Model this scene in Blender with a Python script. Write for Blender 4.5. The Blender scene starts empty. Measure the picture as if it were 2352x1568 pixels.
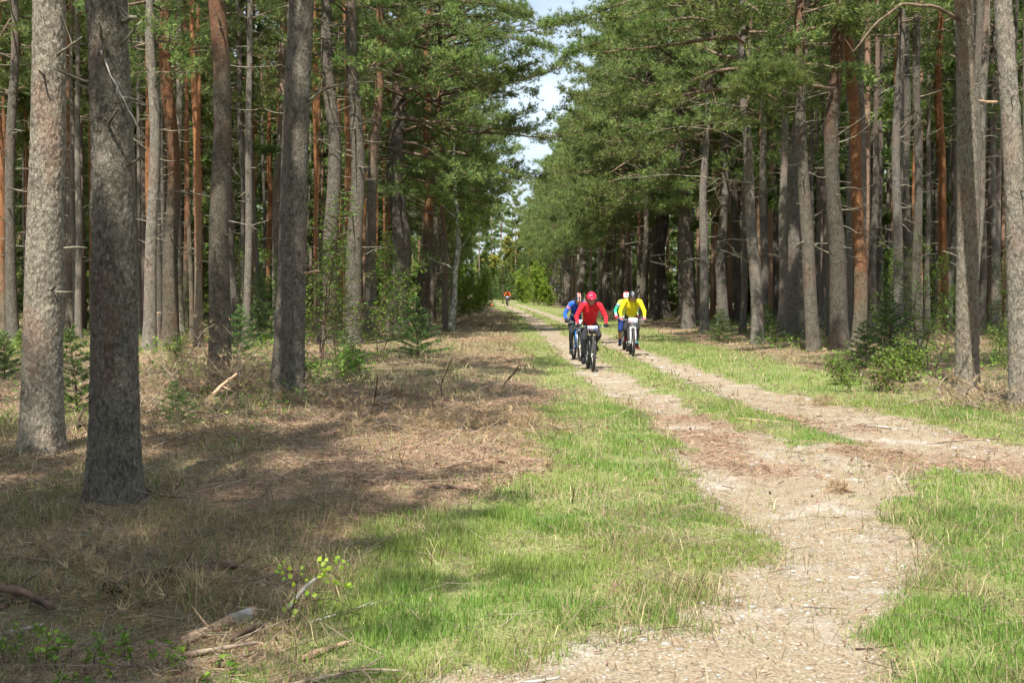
import bpy, math, random
import numpy as np
from mathutils import Vector, Matrix, Euler

S = bpy.context.scene
COL = S.collection
R = math.radians
rnd = random.Random(7)
rng = np.random.default_rng(11)

# ------------------------------------------------------------------ camera, sky, sun, exposure
CAM_H = 1.7
F_PX = 1250.0                       # focal length in pixels of a 1024 wide frame
cam_d = bpy.data.cameras.new('camera')
cam_d.sensor_width = 36.0
cam_d.lens = 36.0 * F_PX / 1024.0
cam_d.clip_start = 0.1
cam_d.clip_end = 3000.0
cam = bpy.data.objects.new('camera', cam_d)
COL.objects.link(cam)
cam.location = (0, 0, CAM_H)
cam.rotation_euler = (R(90 - 2.38), 0, R(-0.26))
S.camera = cam

SUN_EL, SUN_LEFT = R(55), R(13)     # sun high behind the camera, a little to the left
SUN = Vector((-math.sin(SUN_LEFT) * math.cos(SUN_EL), -math.cos(SUN_LEFT) * math.cos(SUN_EL), math.sin(SUN_EL)))
world = bpy.data.worlds.new('World')
S.world = world
world.use_nodes = True
wn, wl = world.node_tree.nodes, world.node_tree.links
wn.clear()
sky = wn.new('ShaderNodeTexSky')
sky.sky_type = 'NISHITA'
sky.sun_disc = False
sky.sun_elevation = SUN_EL
sky.sun_rotation = math.atan2(SUN.x, SUN.y)
sky.altitude = 20
sky.air_density = 1.0
sky.dust_density = 1.2
wc = wn.new('ShaderNodeTexCoord')
wmap = wn.new('ShaderNodeMapping')
wmap.inputs['Scale'].default_value = (1.2, 1.2, 5.0)
wl.new(wc.outputs['Generated'], wmap.inputs['Vector'])
wno = wn.new('ShaderNodeTexNoise')
wno.inputs['Scale'].default_value = 2.2
wno.inputs['Detail'].default_value = 7
wno.inputs['Roughness'].default_value = 0.6
wl.new(wmap.outputs['Vector'], wno.inputs['Vector'])
wrp = wn.new('ShaderNodeMapRange')
wrp.inputs['From Min'].default_value = 0.33
wrp.inputs['From Max'].default_value = 0.60
wrp.inputs['To Min'].default_value = 0.25
wrp.inputs['To Max'].default_value = 0.8
wl.new(wno.outputs['Fac'], wrp.inputs['Value'])
wmx = wn.new('ShaderNodeMix')
wmx.data_type = 'RGBA'
wl.new(wrp.outputs['Result'], wmx.inputs['Factor'])
wl.new(sky.outputs['Color'], wmx.inputs['A'])
wmx.inputs['B'].default_value = (11.8, 13.8, 16.0, 1)       # thin bright cloud
wbg = wn.new('ShaderNodeBackground')
wbg.inputs['Strength'].default_value = 0.054
wl.new(wmx.outputs['Result'], wbg.inputs['Color'])
wout = wn.new('ShaderNodeOutputWorld')
wl.new(wbg.outputs['Background'], wout.inputs['Surface'])

sun_d = bpy.data.lights.new('sun', 'SUN')
sun_d.energy = 5.0
sun_d.angle = R(0.53)
sun_d.color = (1.0, 0.955, 0.88)
sun_o = bpy.data.objects.new('sun', sun_d)
COL.objects.link(sun_o)
sun_o.rotation_euler = SUN.to_track_quat('Z', 'Y').to_euler()
sun_o.location = (0, -20, 40)

S.view_settings.view_transform = 'Standard'
S.view_settings.look = 'None'
S.view_settings.exposure = 0.95
S.view_settings.gamma = 1.0
S.view_settings.use_curve_mapping = False
S.render.engine = 'CYCLES'
S.cycles.max_bounces = 4
S.cycles.diffuse_bounces = 2
S.cycles.glossy_bounces = 2
S.cycles.transmission_bounces = 2
S.cycles.transparent_max_bounces = 4
S.cycles.caustics_reflective = False
S.cycles.caustics_refractive = False
S.cycles.use_denoising = True
S.cycles.use_adaptive_sampling = True
S.cycles.adaptive_threshold = 0.02

# ------------------------------------------------------------------ helpers: names, labels, meshes
def tag(o, label=None, cat=None, group=None, kind=None):
    if label: o['label'] = label
    if cat: o['category'] = cat
    if group: o['group'] = group
    if kind: o['kind'] = kind
    return o

def empty(name, loc=(0, 0, 0), rot=(0, 0, 0)):
    o = bpy.data.objects.new(name, None)
    o.empty_display_size = 0.2
    o.location = loc
    o.rotation_euler = rot
    COL.objects.link(o)
    return o

def link(name, me, parent=None, loc=(0, 0, 0), rot=(0, 0, 0), scale=(1, 1, 1)):
    o = bpy.data.objects.new(name, me)
    o.location = loc
    o.rotation_euler = rot
    o.scale = scale
    COL.objects.link(o)
    if parent is not None:
        o.parent = parent
    return o

class Geo:
    """Collects triangles and quads with a material slot and a vertex colour, then makes one mesh."""
    def __init__(s):
        s.V, s.C, s.T, s.Q, s.TM, s.QM, s.n = [], [], [], [], [], [], 0
    def add(s, V, T=None, Q=None, m=0, col=None):
        V = np.asarray(V, float).reshape(-1, 3)
        s.V.append(V)
        if col is None:
            c = np.ones((len(V), 3))
        else:
            c = np.asarray(col, float)
            if c.ndim == 1:
                c = np.tile(c, (len(V), 1))
        s.C.append(c)
        if T is not None and len(T):
            T = np.asarray(T, np.int64) + s.n
            s.T.append(T); s.TM.append(np.full(len(T), m))
        if Q is not None and len(Q):
            Q = np.asarray(Q, np.int64) + s.n
            s.Q.append(Q); s.QM.append(np.full(len(Q), m))
        s.n += len(V)
    def tube(s, P, rad, sides=6, m=0, col=None, cap=True):
        P = np.asarray(P, float)
        n = len(P)
        rad = np.broadcast_to(np.asarray(rad, float), (n,))
        T = np.gradient(P, axis=0)
        T /= np.linalg.norm(T, axis=1)[:, None] + 1e-9
        ref = np.array([0, 0, 1.0]) if abs(T[:, 2]).mean() < 0.8 else np.array([1.0, 0, 0])
        A = np.cross(T, ref); A /= np.linalg.norm(A, axis=1)[:, None] + 1e-9
        B = np.cross(T, A)
        th = np.arange(sides) * 2 * math.pi / sides
        V = P[:, None] + rad[:, None, None] * (A[:, None] * np.cos(th)[None, :, None] + B[:, None] * np.sin(th)[None, :, None])
        V = V.reshape(-1, 3)
        i = np.arange(n - 1)[:, None] * sides
        j = np.arange(sides)[None, :]
        k = (j + 1) % sides
        Q = np.stack([i + j, i + k, i + sides + k, i + sides + j], -1).reshape(-1, 4)
        T3 = None
        if cap:
            V = np.vstack([V, P[0], P[-1]])
            a, b = n * sides, n * sides + 1
            jj = np.arange(sides); kk = (jj + 1) % sides
            T3 = np.vstack([np.stack([np.full(sides, a), kk, jj], -1),
                            np.stack([np.full(sides, b), (n - 1) * sides + jj, (n - 1) * sides + kk], -1)])
        s.add(V, T=T3, Q=Q, m=m, col=col)
    def box(s, c, d, m=0, col=None, rot=None):
        c = np.asarray(c, float)
        V = np.array([[x, y, z] for x in (-.5, .5) for y in (-.5, .5) for z in (-.5, .5)]) * np.asarray(d, float)
        if rot is not None:
            V = V @ np.array(rot.to_matrix()).T
        s.add(V + c, Q=[[0, 1, 3, 2], [4, 6, 7, 5], [0, 4, 5, 1], [2, 3, 7, 6], [0, 2, 6, 4], [1, 5, 7, 3]], m=m, col=col)
    def ball(s, c, r, nu=10, nv=7, m=0, col=None):
        c = np.asarray(c, float); r = np.broadcast_to(np.asarray(r, float), (3,))
        V = [[0, 0, 1]]
        for i in range(1, nv):
            t = math.pi * i / nv
            for j in range(nu):
                p = 2 * math.pi * j / nu
                V.append([math.sin(t) * math.cos(p), math.sin(t) * math.sin(p), math.cos(t)])
        V.append([0, 0, -1])
        T, Q = [], []
        for j in range(nu):
            T.append([0, 1 + j, 1 + (j + 1) % nu])
            T.append([len(V) - 1, 1 + (nv - 2) * nu + (j + 1) % nu, 1 + (nv - 2) * nu + j])
        for i in range(nv - 2):
            for j in range(nu):
                a, b = 1 + i * nu + j, 1 + i * nu + (j + 1) % nu
                Q.append([a, a + nu, b + nu, b])
        s.add(np.array(V) * r + c, T=T, Q=Q, m=m, col=col)
    def loft(s, rings, m=0, col=None, closed=True):
        """rings: list of (k,3) arrays of equal length."""
        k = len(rings[0]); n = len(rings)
        V = np.vstack(rings)
        i = np.arange(n - 1)[:, None] * k
        j = np.arange(k)[None, :]
        q = (j + 1) % k
        Q = np.stack([i + j, i + q, i + k + q, i + k + j], -1).reshape(-1, 4)
        T = None
        if closed:
            V = np.vstack([V, rings[0].mean(0), rings[-1].mean(0)])
            jj = np.arange(k); kk = (jj + 1) % k
            T = np.vstack([np.stack([np.full(k, n * k), kk, jj], -1), np.stack([np.full(k, n * k + 1), (n - 1) * k + jj, (n - 1) * k + kk], -1)])
        s.add(V, T=T, Q=Q, m=m, col=col)
    def mesh(s, name, mats, smooth=True, colour=False):
        me = bpy.data.meshes.new(name)
        V = np.vstack(s.V)
        T = np.vstack(s.T) if s.T else np.zeros((0, 3), np.int64)
        Q = np.vstack(s.Q) if s.Q else np.zeros((0, 4), np.int64)
        me.vertices.add(len(V))
        me.vertices.foreach_set('co', V.astype(np.float32).ravel())
        me.loops.add(T.size + Q.size)
        me.loops.foreach_set('vertex_index', np.concatenate([T.ravel(), Q.ravel()]).astype(np.int32))
        me.polygons.add(len(T) + len(Q))
        me.polygons.foreach_set('loop_start', np.concatenate([np.arange(len(T)) * 3, T.size + np.arange(len(Q)) * 4]).astype(np.int32))
        mi = np.concatenate([np.concatenate(s.TM) if s.TM else np.zeros(0), np.concatenate(s.QM) if s.QM else np.zeros(0)]).astype(np.int32)
        me.polygons.foreach_set('material_index', mi)
        me.update(calc_edges=True)
        if colour:
            at = me.attributes.new('col', 'FLOAT_COLOR', 'POINT')
            c = np.hstack([np.vstack(s.C), np.ones((len(V), 1))])
            at.data.foreach_set('color', c.astype(np.float32).ravel())
        for m in (mats if isinstance(mats, (list, tuple)) else [mats]):
            me.materials.append(m)
        if smooth:
            me.polygons.foreach_set('use_smooth', np.ones(len(me.polygons), bool))
        me.update()
        return me

def unit(v):
    v = np.asarray(v, float)
    return v / (np.linalg.norm(v, axis=-1, keepdims=True) + 1e-9)

def ss(a, b, x):
    t = np.clip((x - a) / (b - a), 0, 1)
    return t * t * (3 - 2 * t)

# value noise and cell noise in numpy
def _h(i, j, k, s):
    i = i.astype(np.int64); j = j.astype(np.int64); k = k.astype(np.int64)
    h = (i * 374761393 + j * 668265263 + k * 2147483647 + s * 1274126177) & 0xFFFFFFFF
    h = ((h ^ (h >> 13)) * 1274126177) & 0xFFFFFFFF
    return ((h ^ (h >> 16)) & 0xFFFFFF) / float(0xFFFFFF)

def vnoise(x, y, z=0.0, s=0):
    x, y, z = np.broadcast_arrays(np.asarray(x, float), np.asarray(y, float), np.asarray(z, float))
    xi, yi, zi = np.floor(x), np.floor(y), np.floor(z)
    u, v, w = x - xi, y - yi, z - zi
    u, v, w = u * u * (3 - 2 * u), v * v * (3 - 2 * v), w * w * (3 - 2 * w)
    o = 0
    for a in (0, 1):
        for b in (0, 1):
            for c in (0, 1):
                o = o + _h(xi + a, yi + b, zi + c, s) * (u if a else 1 - u) * (v if b else 1 - v) * (w if c else 1 - w)
    return o

def fbm(x, y, z=0.0, s=0, o=4):
    t, a, f = 0, 0.5, 1.0
    for k in range(o):
        t = t + a * vnoise(np.asarray(x) * f, np.asarray(y) * f, np.asarray(z) * f, s + k * 17)
        a *= 0.5; f *= 2.03
    return t / (1 - 0.5 ** o)

def worley(x, y, z, s=0):
    xi, yi, zi = np.floor(x), np.floor(y), np.floor(z)
    f1 = np.full(x.shape, 9.0); f2 = np.full(x.shape, 9.0); idv = np.zeros(x.shape)
    for a in (-1, 0, 1):
        for b in (-1, 0, 1):
            for c in (-1, 0, 1):
                X, Y, Z = xi + a, yi + b, zi + c
                dx = X + _h(X, Y, Z, s) - x
                dy = Y + _h(X, Y, Z, s + 1) - y
                dz = Z + _h(X, Y, Z, s + 2) - z
                d = np.sqrt(dx * dx + dy * dy + dz * dz)
                nw = d < f1
                f2 = np.where(nw, f1, np.minimum(f2, d))
                idv = np.where(nw, _h(X, Y, Z, s + 3), idv)
                f1 = np.where(nw, d, f1)
    return f1, f2, idv

# the photograph's pixels (2352 wide view of it) to directions and ground points: only for working out where things stand
CM = Euler(cam.rotation_euler).to_matrix()
def ray(u, v):
    k = 1024.0 / 2352.0
    d = CM @ Vector(((u * k - 512) / F_PX, -(v * k - 341.4) / F_PX, -1))
    return d
def on_ground(u, v, z=0.0):
    d = ray(u, v)
    t = (z - CAM_H) / d.z
    return (d.x * t, d.y * t)
def at_depth(u, v, y):
    d = ray(u, v)
    t = y / d.y
    return (d.x * t, y, CAM_H + d.z * t)
PXM = F_PX * 2352.0 / 1024.0         # view pixels per metre at one metre

# ------------------------------------------------------------------ materials
class NT:
    def __init__(s, name):
        s.m = bpy.data.materials.new(name)
        s.m.use_nodes = True
        s.n, s.l = s.m.node_tree.nodes, s.m.node_tree.links
        s.b = s.n['Principled BSDF']
        s.out = s.n['Material Output']
    def add(s, t, **kw):
        n = s.n.new(t)
        for k, v in kw.items():
            if k.startswith('_'):
                setattr(n, k[1:], v)
            else:
                key = k.replace('__', ' ')
                if hasattr(v, 'links') and not isinstance(v, (tuple, list)):
                    s.l.new(v, n.inputs[key])
                else:
                    n.inputs[key].default_value = v
        return n
    def set(s, **kw):
        for k, v in kw.items():
            key = k.replace('__', ' ')
            if hasattr(v, 'links') and not isinstance(v, (tuple, list)):
                s.l.new(v, s.b.inputs[key])
            else:
                s.b.inputs[key].default_value = v
    def noise(s, vec, scale, detail=4, rough=0.55, dist=0.0):
        n = s.add('ShaderNodeTexNoise', Scale=scale, Detail=detail, Roughness=rough, Distortion=dist)
        if vec is not None: s.l.new(vec, n.inputs['Vector'])
        return n.outputs['Fac']
    def rng(s, val, a, b, c=0.0, d=1.0, smooth=True):
        n = s.add('ShaderNodeMapRange')
        if smooth: n.interpolation_type = 'SMOOTHSTEP'
        s.l.new(val, n.inputs['Value'])
        for k, v in (('From Min', a), ('From Max', b), ('To Min', c), ('To Max', d)):
            if hasattr(v, 'links'): s.l.new(v, n.inputs[k])
            else: n.inputs[k].default_value = v
        return n.outputs['Result']
    def mix(s, f, a, b, mode='MIX'):
        n = s.n.new('ShaderNodeMix'); n.data_type = 'RGBA'; n.blend_type = mode
        for k, v in (('Factor', f), ('A', a), ('B', b)):
            if hasattr(v, 'links'): s.l.new(v, n.inputs[k])
            else: n.inputs[k].default_value = v if k == 'Factor' else (tuple(v) + (1,))[:4]
        return n.outputs['Result']
    def math(s, op, a, b=0.0, c=None):
        n = s.n.new('ShaderNodeMath'); n.operation = op
        for i, v in enumerate((a, b) if c is None else (a, b, c)):
            if hasattr(v, 'links'): s.l.new(v, n.inputs[i])
            else: n.inputs[i].default_value = v
        return n.outputs[0]
    def bump(s, h, strength=0.5, dist=0.01):
        n = s.add('ShaderNodeBump', Strength=strength, Distance=dist)
        s.l.new(h, n.inputs['Height'])
        s.l.new(n.outputs['Normal'], s.b.inputs['Normal'])
    def obj(s): return s.add('ShaderNodeTexCoord').outputs['Object']
    def geo(s): return s.add('ShaderNodeNewGeometry').outputs['Position']
    def scaled(s, vec, sc):
        n = s.add('ShaderNodeMapping', Scale=sc); s.l.new(vec, n.inputs['Vector']); return n.outputs['Vector']
    def attr(s, name, out='Color'):
        n = s.add('ShaderNodeAttribute'); n.attribute_name = name; return n.outputs[out]
    def thin(s, colour, f):
        """leaf: part of the light passes through"""
        t = s.add('ShaderNodeBsdfTranslucent')
        if hasattr(colour, 'links'): s.l.new(colour, t.inputs['Color'])
        else: t.inputs['Color'].default_value = tuple(colour) + (1,)
        mx = s.add('ShaderNodeMixShader', Fac=f)
        s.l.new(s.b.outputs[0], mx.inputs[1]); s.l.new(t.outputs[0], mx.inputs[2])
        s.l.new(mx.outputs[0], s.out.inputs['Surface'])

def plain(name, col, rough=0.5, metal=0.0, spec=0.5, bump=None, vary=0.12):
    m = NT(name)
    o = m.obj()
    n = m.noise(o, 9.0, 3)
    c = m.mix(n, [x * (1 - vary) for x in col], [min(1, x * (1 + vary)) for x in col])
    m.set(Base__Color=c, Roughness=rough, Metallic=metal)
    m.b.inputs['Specular IOR Level'].default_value = spec
    if bump:
        m.bump(m.noise(o, bump[0], 3), bump[1], bump[2])
    return m.m

def bark_material(name, hero=False):
    m = NT(name)
    info = m.add('ShaderNodeObjectInfo')
    sep = m.add('ShaderNodeSeparateColor'); m.l.new(info.outputs['Color'], sep.inputs['Color'])
    o = m.obj()
    off = m.math('MULTIPLY', info.outputs['Random'], 53.0)
    va = m.add('ShaderNodeVectorMath'); va.operation = 'ADD'
    m.l.new(o, va.inputs[0]); m.l.new(off, va.inputs[1])
    v = va.outputs[0]
    warp = m.add('ShaderNodeTexNoise', Scale=11.0, Detail=5)
    m.l.new(v, warp.inputs['Vector'])
    wv = m.add('ShaderNodeVectorMath'); wv.operation = 'MULTIPLY_ADD'
    m.l.new(warp.outputs['Color'], wv.inputs[0]); wv.inputs[1].default_value = (0.10, 0.10, 0.10); m.l.new(v, wv.inputs[2])
    st = m.scaled(wv.outputs[0], (1, 1, 0.5))
    vo = m.add('ShaderNodeTexVoronoi', Scale=27.0); vo.feature = 'DISTANCE_TO_EDGE'; m.l.new(st, vo.inputs['Vector'])
    vc = m.add('ShaderNodeTexVoronoi', Scale=27.0); m.l.new(st, vc.inputs['Vector'])
    vo2 = m.add('ShaderNodeTexVoronoi', Scale=47.0); vo2.feature = 'DISTANCE_TO_EDGE'; m.l.new(m.scaled(wv.outputs[0], (1, 1, 0.7)), vo2.inputs['Vector'])
    crack = m.rng(vo.outputs['Distance'], 0.0, 0.065)
    crack = m.math('MAXIMUM', crack, m.rng(m.noise(v, 6.0, 4), 0.42, 0.62))
    crack2 = m.rng(vo2.outputs['Distance'], 0.0, 0.12)
    plate = m.add('ShaderNodeSeparateColor'); m.l.new(vc.outputs['Color'], plate.inputs['Color'])
    fine = m.noise(m.scaled(v, (1, 1, 0.5)), 38, 5, 0.65)
    big = m.noise(m.scaled(v, (1, 1, 0.5)), 2.2, 4)
    grey = m.mix(plate.outputs[0], (0.088, 0.073, 0.050), (0.235, 0.202, 0.145))
    grey = m.mix(m.rng(fine, 0.35, 0.7), grey, (0.305, 0.268, 0.203))
    red = m.mix(plate.outputs[1], (0.20, 0.085, 0.05), (0.36, 0.175, 0.10))
    base = m.mix(m.math('MULTIPLY', m.rng(big, 0.5, 0.72), 0.38), grey, red)
    # upper stem: thin orange bark above the height held in the object's colour (red x 20 m)
    z = m.add('ShaderNodeSeparateXYZ'); m.l.new(o, z.inputs[0])
    start = m.math('MULTIPLY', sep.outputs[0], 20.0)
    hz = m.math('ADD', m.math('SUBTRACT', z.outputs['Z'], start), m.math('MULTIPLY', m.math('SUBTRACT', big, 0.5), 5.0))
    up = m.rng(hz, -1.2, 2.2)
    orange = m.mix(fine, (0.25, 0.10, 0.045), (0.46, 0.235, 0.12))
    orange = m.mix(m.math('MULTIPLY', m.rng(plate.outputs[2], 0.72, 0.95), 0.6), orange, (0.20, 0.13, 0.10))
    base = m.mix(m.math('MULTIPLY', up, 0.85), base, orange)
    # algae and lichen near the foot
    lich = m.math('MULTIPLY', m.rng(m.noise(v, 5.0, 6, 0.7), 0.55, 0.68), m.rng(z.outputs['Z'], 3.0, 0.1))
    base = m.mix(m.math('MULTIPLY', lich, 0.5), base, (0.20, 0.21, 0.15))
    cr = m.math('MULTIPLY', crack, m.math('ADD', m.math('MULTIPLY', crack2, 0.4), 0.6))
    cr = m.math('MAXIMUM', cr, m.math('MULTIPLY', up, 0.40))
    base = m.mix(m.math('MULTIPLY', m.math('SUBTRACT', 1.0, cr), 0.6), base, (0.06, 0.047, 0.04))
    br = m.add('ShaderNodeHueSaturation', Color=base)
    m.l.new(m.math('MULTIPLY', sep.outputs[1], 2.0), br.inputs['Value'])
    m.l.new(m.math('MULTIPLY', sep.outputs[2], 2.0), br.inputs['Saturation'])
    m.set(Base__Color=br.outputs['Color'], Roughness=0.9)
    m.b.inputs['Specular IOR Level'].default_value = 0.2
    flake = m.math('FRACT', m.math('MULTIPLY', m.noise(m.scaled(v, (1, 1, 0.55)), 13, 4, 0.6), 6.0))
    h = m.math('ADD', m.math('MULTIPLY', cr, 0.5), m.math('ADD', m.math('MULTIPLY', fine, 0.6), m.math('MULTIPLY', flake, 0.35)))
    m.bump(h, 1.0, 0.024)
    return m.m

def twig_material(name, a, b):
    m = NT(name)
    n = m.noise(m.geo(), 9, 4)
    m.set(Base__Color=m.mix(m.rng(n, 0.35, 0.65), a, b), Roughness=0.9)
    m.b.inputs['Specular IOR Level'].default_value = 0.2
    m.bump(m.noise(m.geo(), 90, 3), 0.5, 0.004)
    return m.m

def leaf_material(name, f=0.35, rough=0.55, spec=0.3, var=0.25):
    m = NT(name)
    info = m.add('ShaderNodeObjectInfo')
    c = m.attr('col')
    hs = m.add('ShaderNodeHueSaturation', Color=c)
    m.l.new(m.rng(info.outputs['Random'], 0, 1, 0.488, 0.512, False), hs.inputs['Hue'])
    m.l.new(m.rng(info.outputs['Random'], 0, 1, 1 - var, 1 + var, False), hs.inputs['Value'])
    m.set(Base__Color=hs.outputs['Color'], Roughness=rough)
    m.b.inputs['Specular IOR Level'].default_value = spec
    m.thin(hs.outputs['Color'], f)
    return m.m

M = {}
M['bark'] = bark_material('pine bark')
M['needle'] = leaf_material('pine needles', 0.30, 0.5, 0.35, 0.2)
M['leaf'] = leaf_material('broad leaves', 0.45, 0.45, 0.4, 0.12)
M['blade'] = leaf_material('grass blades', 0.40, 0.5, 0.3, 0.0)
M['limb'] = twig_material('live limb', (0.10, 0.07, 0.048), (0.21, 0.155, 0.105))
M['dead'] = twig_material('dead lichened branch', (0.12, 0.10, 0.075), (0.25, 0.235, 0.17))
M['twig'] = twig_material('dark twig', (0.07, 0.045, 0.03), (0.17, 0.12, 0.085))
M['stick'] = twig_material('fallen stick', (0.17, 0.115, 0.08), (0.38, 0.30, 0.22))
M['pale'] = twig_material('bleached wood', (0.28, 0.245, 0.20), (0.52, 0.47, 0.41))
M['redbark'] = twig_material('flaky red bark', (0.05, 0.032, 0.025), (0.20, 0.125, 0.09))
def grain_material(name, a, b, c):
    m = NT(name)
    g = m.geo()
    n = m.noise(m.scaled(g, (1, 3.2, 3.2)), 26, 5, .65)
    k = m.mix(m.rng(n, .32, .68), a, b)
    k = m.mix(m.rng(m.noise(g, 16, 4), .55, .68), k, c)
    m.set(Base__Color=k, Roughness=.85)
    m.bump(n, .8, .01)
    return m.m
M['wood'] = grain_material('peeled wood', (0.33, 0.20, 0.11), (0.60, 0.43, 0.28), (0.20, 0.12, 0.08))
# ------------------------------------------------------------------ the ground: where track, grass, litter lie
RUT_L = np.array([(-4.2, 2.2, .9), (-1.6, 3.4, .85), (-0.1, 4.5, .8), (0.73, 5.4, .72), (1.22, 5.95, .55), (1.62, 6.63, .5), (2.05, 7.7, .5), (2.27, 9.1, .6), (2.45, 11.2, .75),
                  (2.5, 14.0, .65), (2.3, 17.0, .48), (2.07, 20.7, .42), (1.85, 27, .42), (1.80, 50, .42), (1.62, 62, .4), (1.2, 87, .4), (0.15, 128, .35), (-1.5, 165, .3), (-6, 230, .3)])
RUT_R = np.array([(16, 6.2, .9), (10, 8.0, .9), (6.6, 10.0, .95), (5.0, 12.6, .95), (4.4, 16.5, .72), (4.05, 20.7, .6), (3.62, 29, .42), (3.45, 36, .4), (3.38, 60, .4), (2.75, 87, .35), (1.7, 128, .3), (0, 165, .3)])
JUNC = np.array([(2.6, 10.5, .8), (3.4, 12.6, 1.15), (4.4, 12.8, 1.0)])
def d_line(x, y, L):
    best = np.full(x.shape, 99.0)
    for (ax, ay, aw), (bx, by, bw) in zip(L[:-1], L[1:]):
        dx, dy = bx - ax, by - ay
        t = np.clip(((x - ax) * dx + (y - ay) * dy) / (dx * dx + dy * dy), 0, 1)
        d = np.hypot(x - ax - t * dx, y - ay - t * dy) - (aw + t * (bw - aw))
        best = np.minimum(best, d)
    return best
def masks(x, y):
    x = np.asarray(x, float); y = np.asarray(y, float)
    n1 = fbm(x * 1.6, y * 1.1, s=3) - 0.5
    n2 = fbm(x * 5, y * 3.5, s=9) - 0.5
    dl, dr, dj = d_line(x, y, RUT_L), d_line(x, y, RUT_R), d_line(x, y, JUNC)
    w = n1 * 0.55 + n2 * 0.35
    dirt = np.maximum(ss(0.22, -0.22, dl + w), ss(0.22, -0.22, dr + w))
    dirt = np.maximum(dirt, 0.9 * ss(0.25, -0.3, dj + w))
    XL = np.interp(y, [0, 5.4, 5.84, 6.63, 7.68, 9.1, 11.2, 14.5, 20.7, 30, 60, 87, 130, 200], [-1.2, -0.95, -0.85, -0.95, -1.25, -0.75, 0.42, 0.42, 0.7, 0.55, 0.3, -0.1, -1.6, -5])
    XR = np.interp(y, [0, 12, 14, 17, 20.7, 30, 60, 87, 130, 200], [30, 25, 8.2, 7.0, 6.8, 6.4, 6.0, 5.4, 4.6, 3])
    grass = ss(-0.35, 0.35, x - XL + n1 * 0.9 + n2 * .5) * ss(-0.4, 0.4, XR - x + n1 * 1.2 + n2 * .5)
    patch = ss(0.30, 0.62, fbm(x * 0.9 + 7, y * 0.7, s=21) + n2 * 0.5)
    grass = grass * (0.6 + 0.4 * patch)
    lit = ss(-3.1, -2.3, x + n1) * ss(0.75, 0.25, x + n1 * .6) * ss(9.0, 10.6, y + n1 * 2) * ss(21, 17.5, y + n1 * 3)
    lit = np.maximum(lit, 0.75 * ss(0.50, 0.66, fbm(x * 0.45, y * 0.33, s=40)) * (1 - grass))
    lit = lit * (1 - dirt) * (1 - 0.9 * grass)
    lit = np.maximum(lit, 0.8 * dirt * ss(10.5, 12.5, y) * ss(20, 16.5, y) * ss(0.38, 0.62, fbm(x * 1.3, y * .9, s=91)))
    return dirt, grass * (1 - dirt), lit
def ground_z(x, y):
    x = np.asarray(x, float); y = np.asarray(y, float)
    z = (fbm(x * 0.35, y * 0.3, s=5) - 0.5) * 0.16 + (fbm(x * 1.4, y * 1.2, s=6, o=3) - 0.5) * 0.07
    near = np.exp(-((x - 2.6) / 4.2) ** 2)
    z = z * (1 - 0.7 * near)
    dl, dr = d_line(x, y, RUT_L), d_line(x, y, RUT_R)
    z = z - 0.045 * np.maximum(ss(0.35, -0.3, dl), ss(0.35, -0.3, dr))
    z = z + 0.10 * ss(0.9, -1.0, x) * ss(8, 12, y) * ss(60, 35, y) + 0.12 * ss(6.4, 9.0, x) * ss(14, 18, y)
    # the low edge of the litter patch beside the verge
    z = z + 0.07 * np.exp(-((x - 0.25) / 0.35) ** 2) * ss(10, 12, y) * ss(24, 18, y)
    return z
def gz(x, y):
    return float(ground_z(np.array([x]), np.array([y]))[0])

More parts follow.
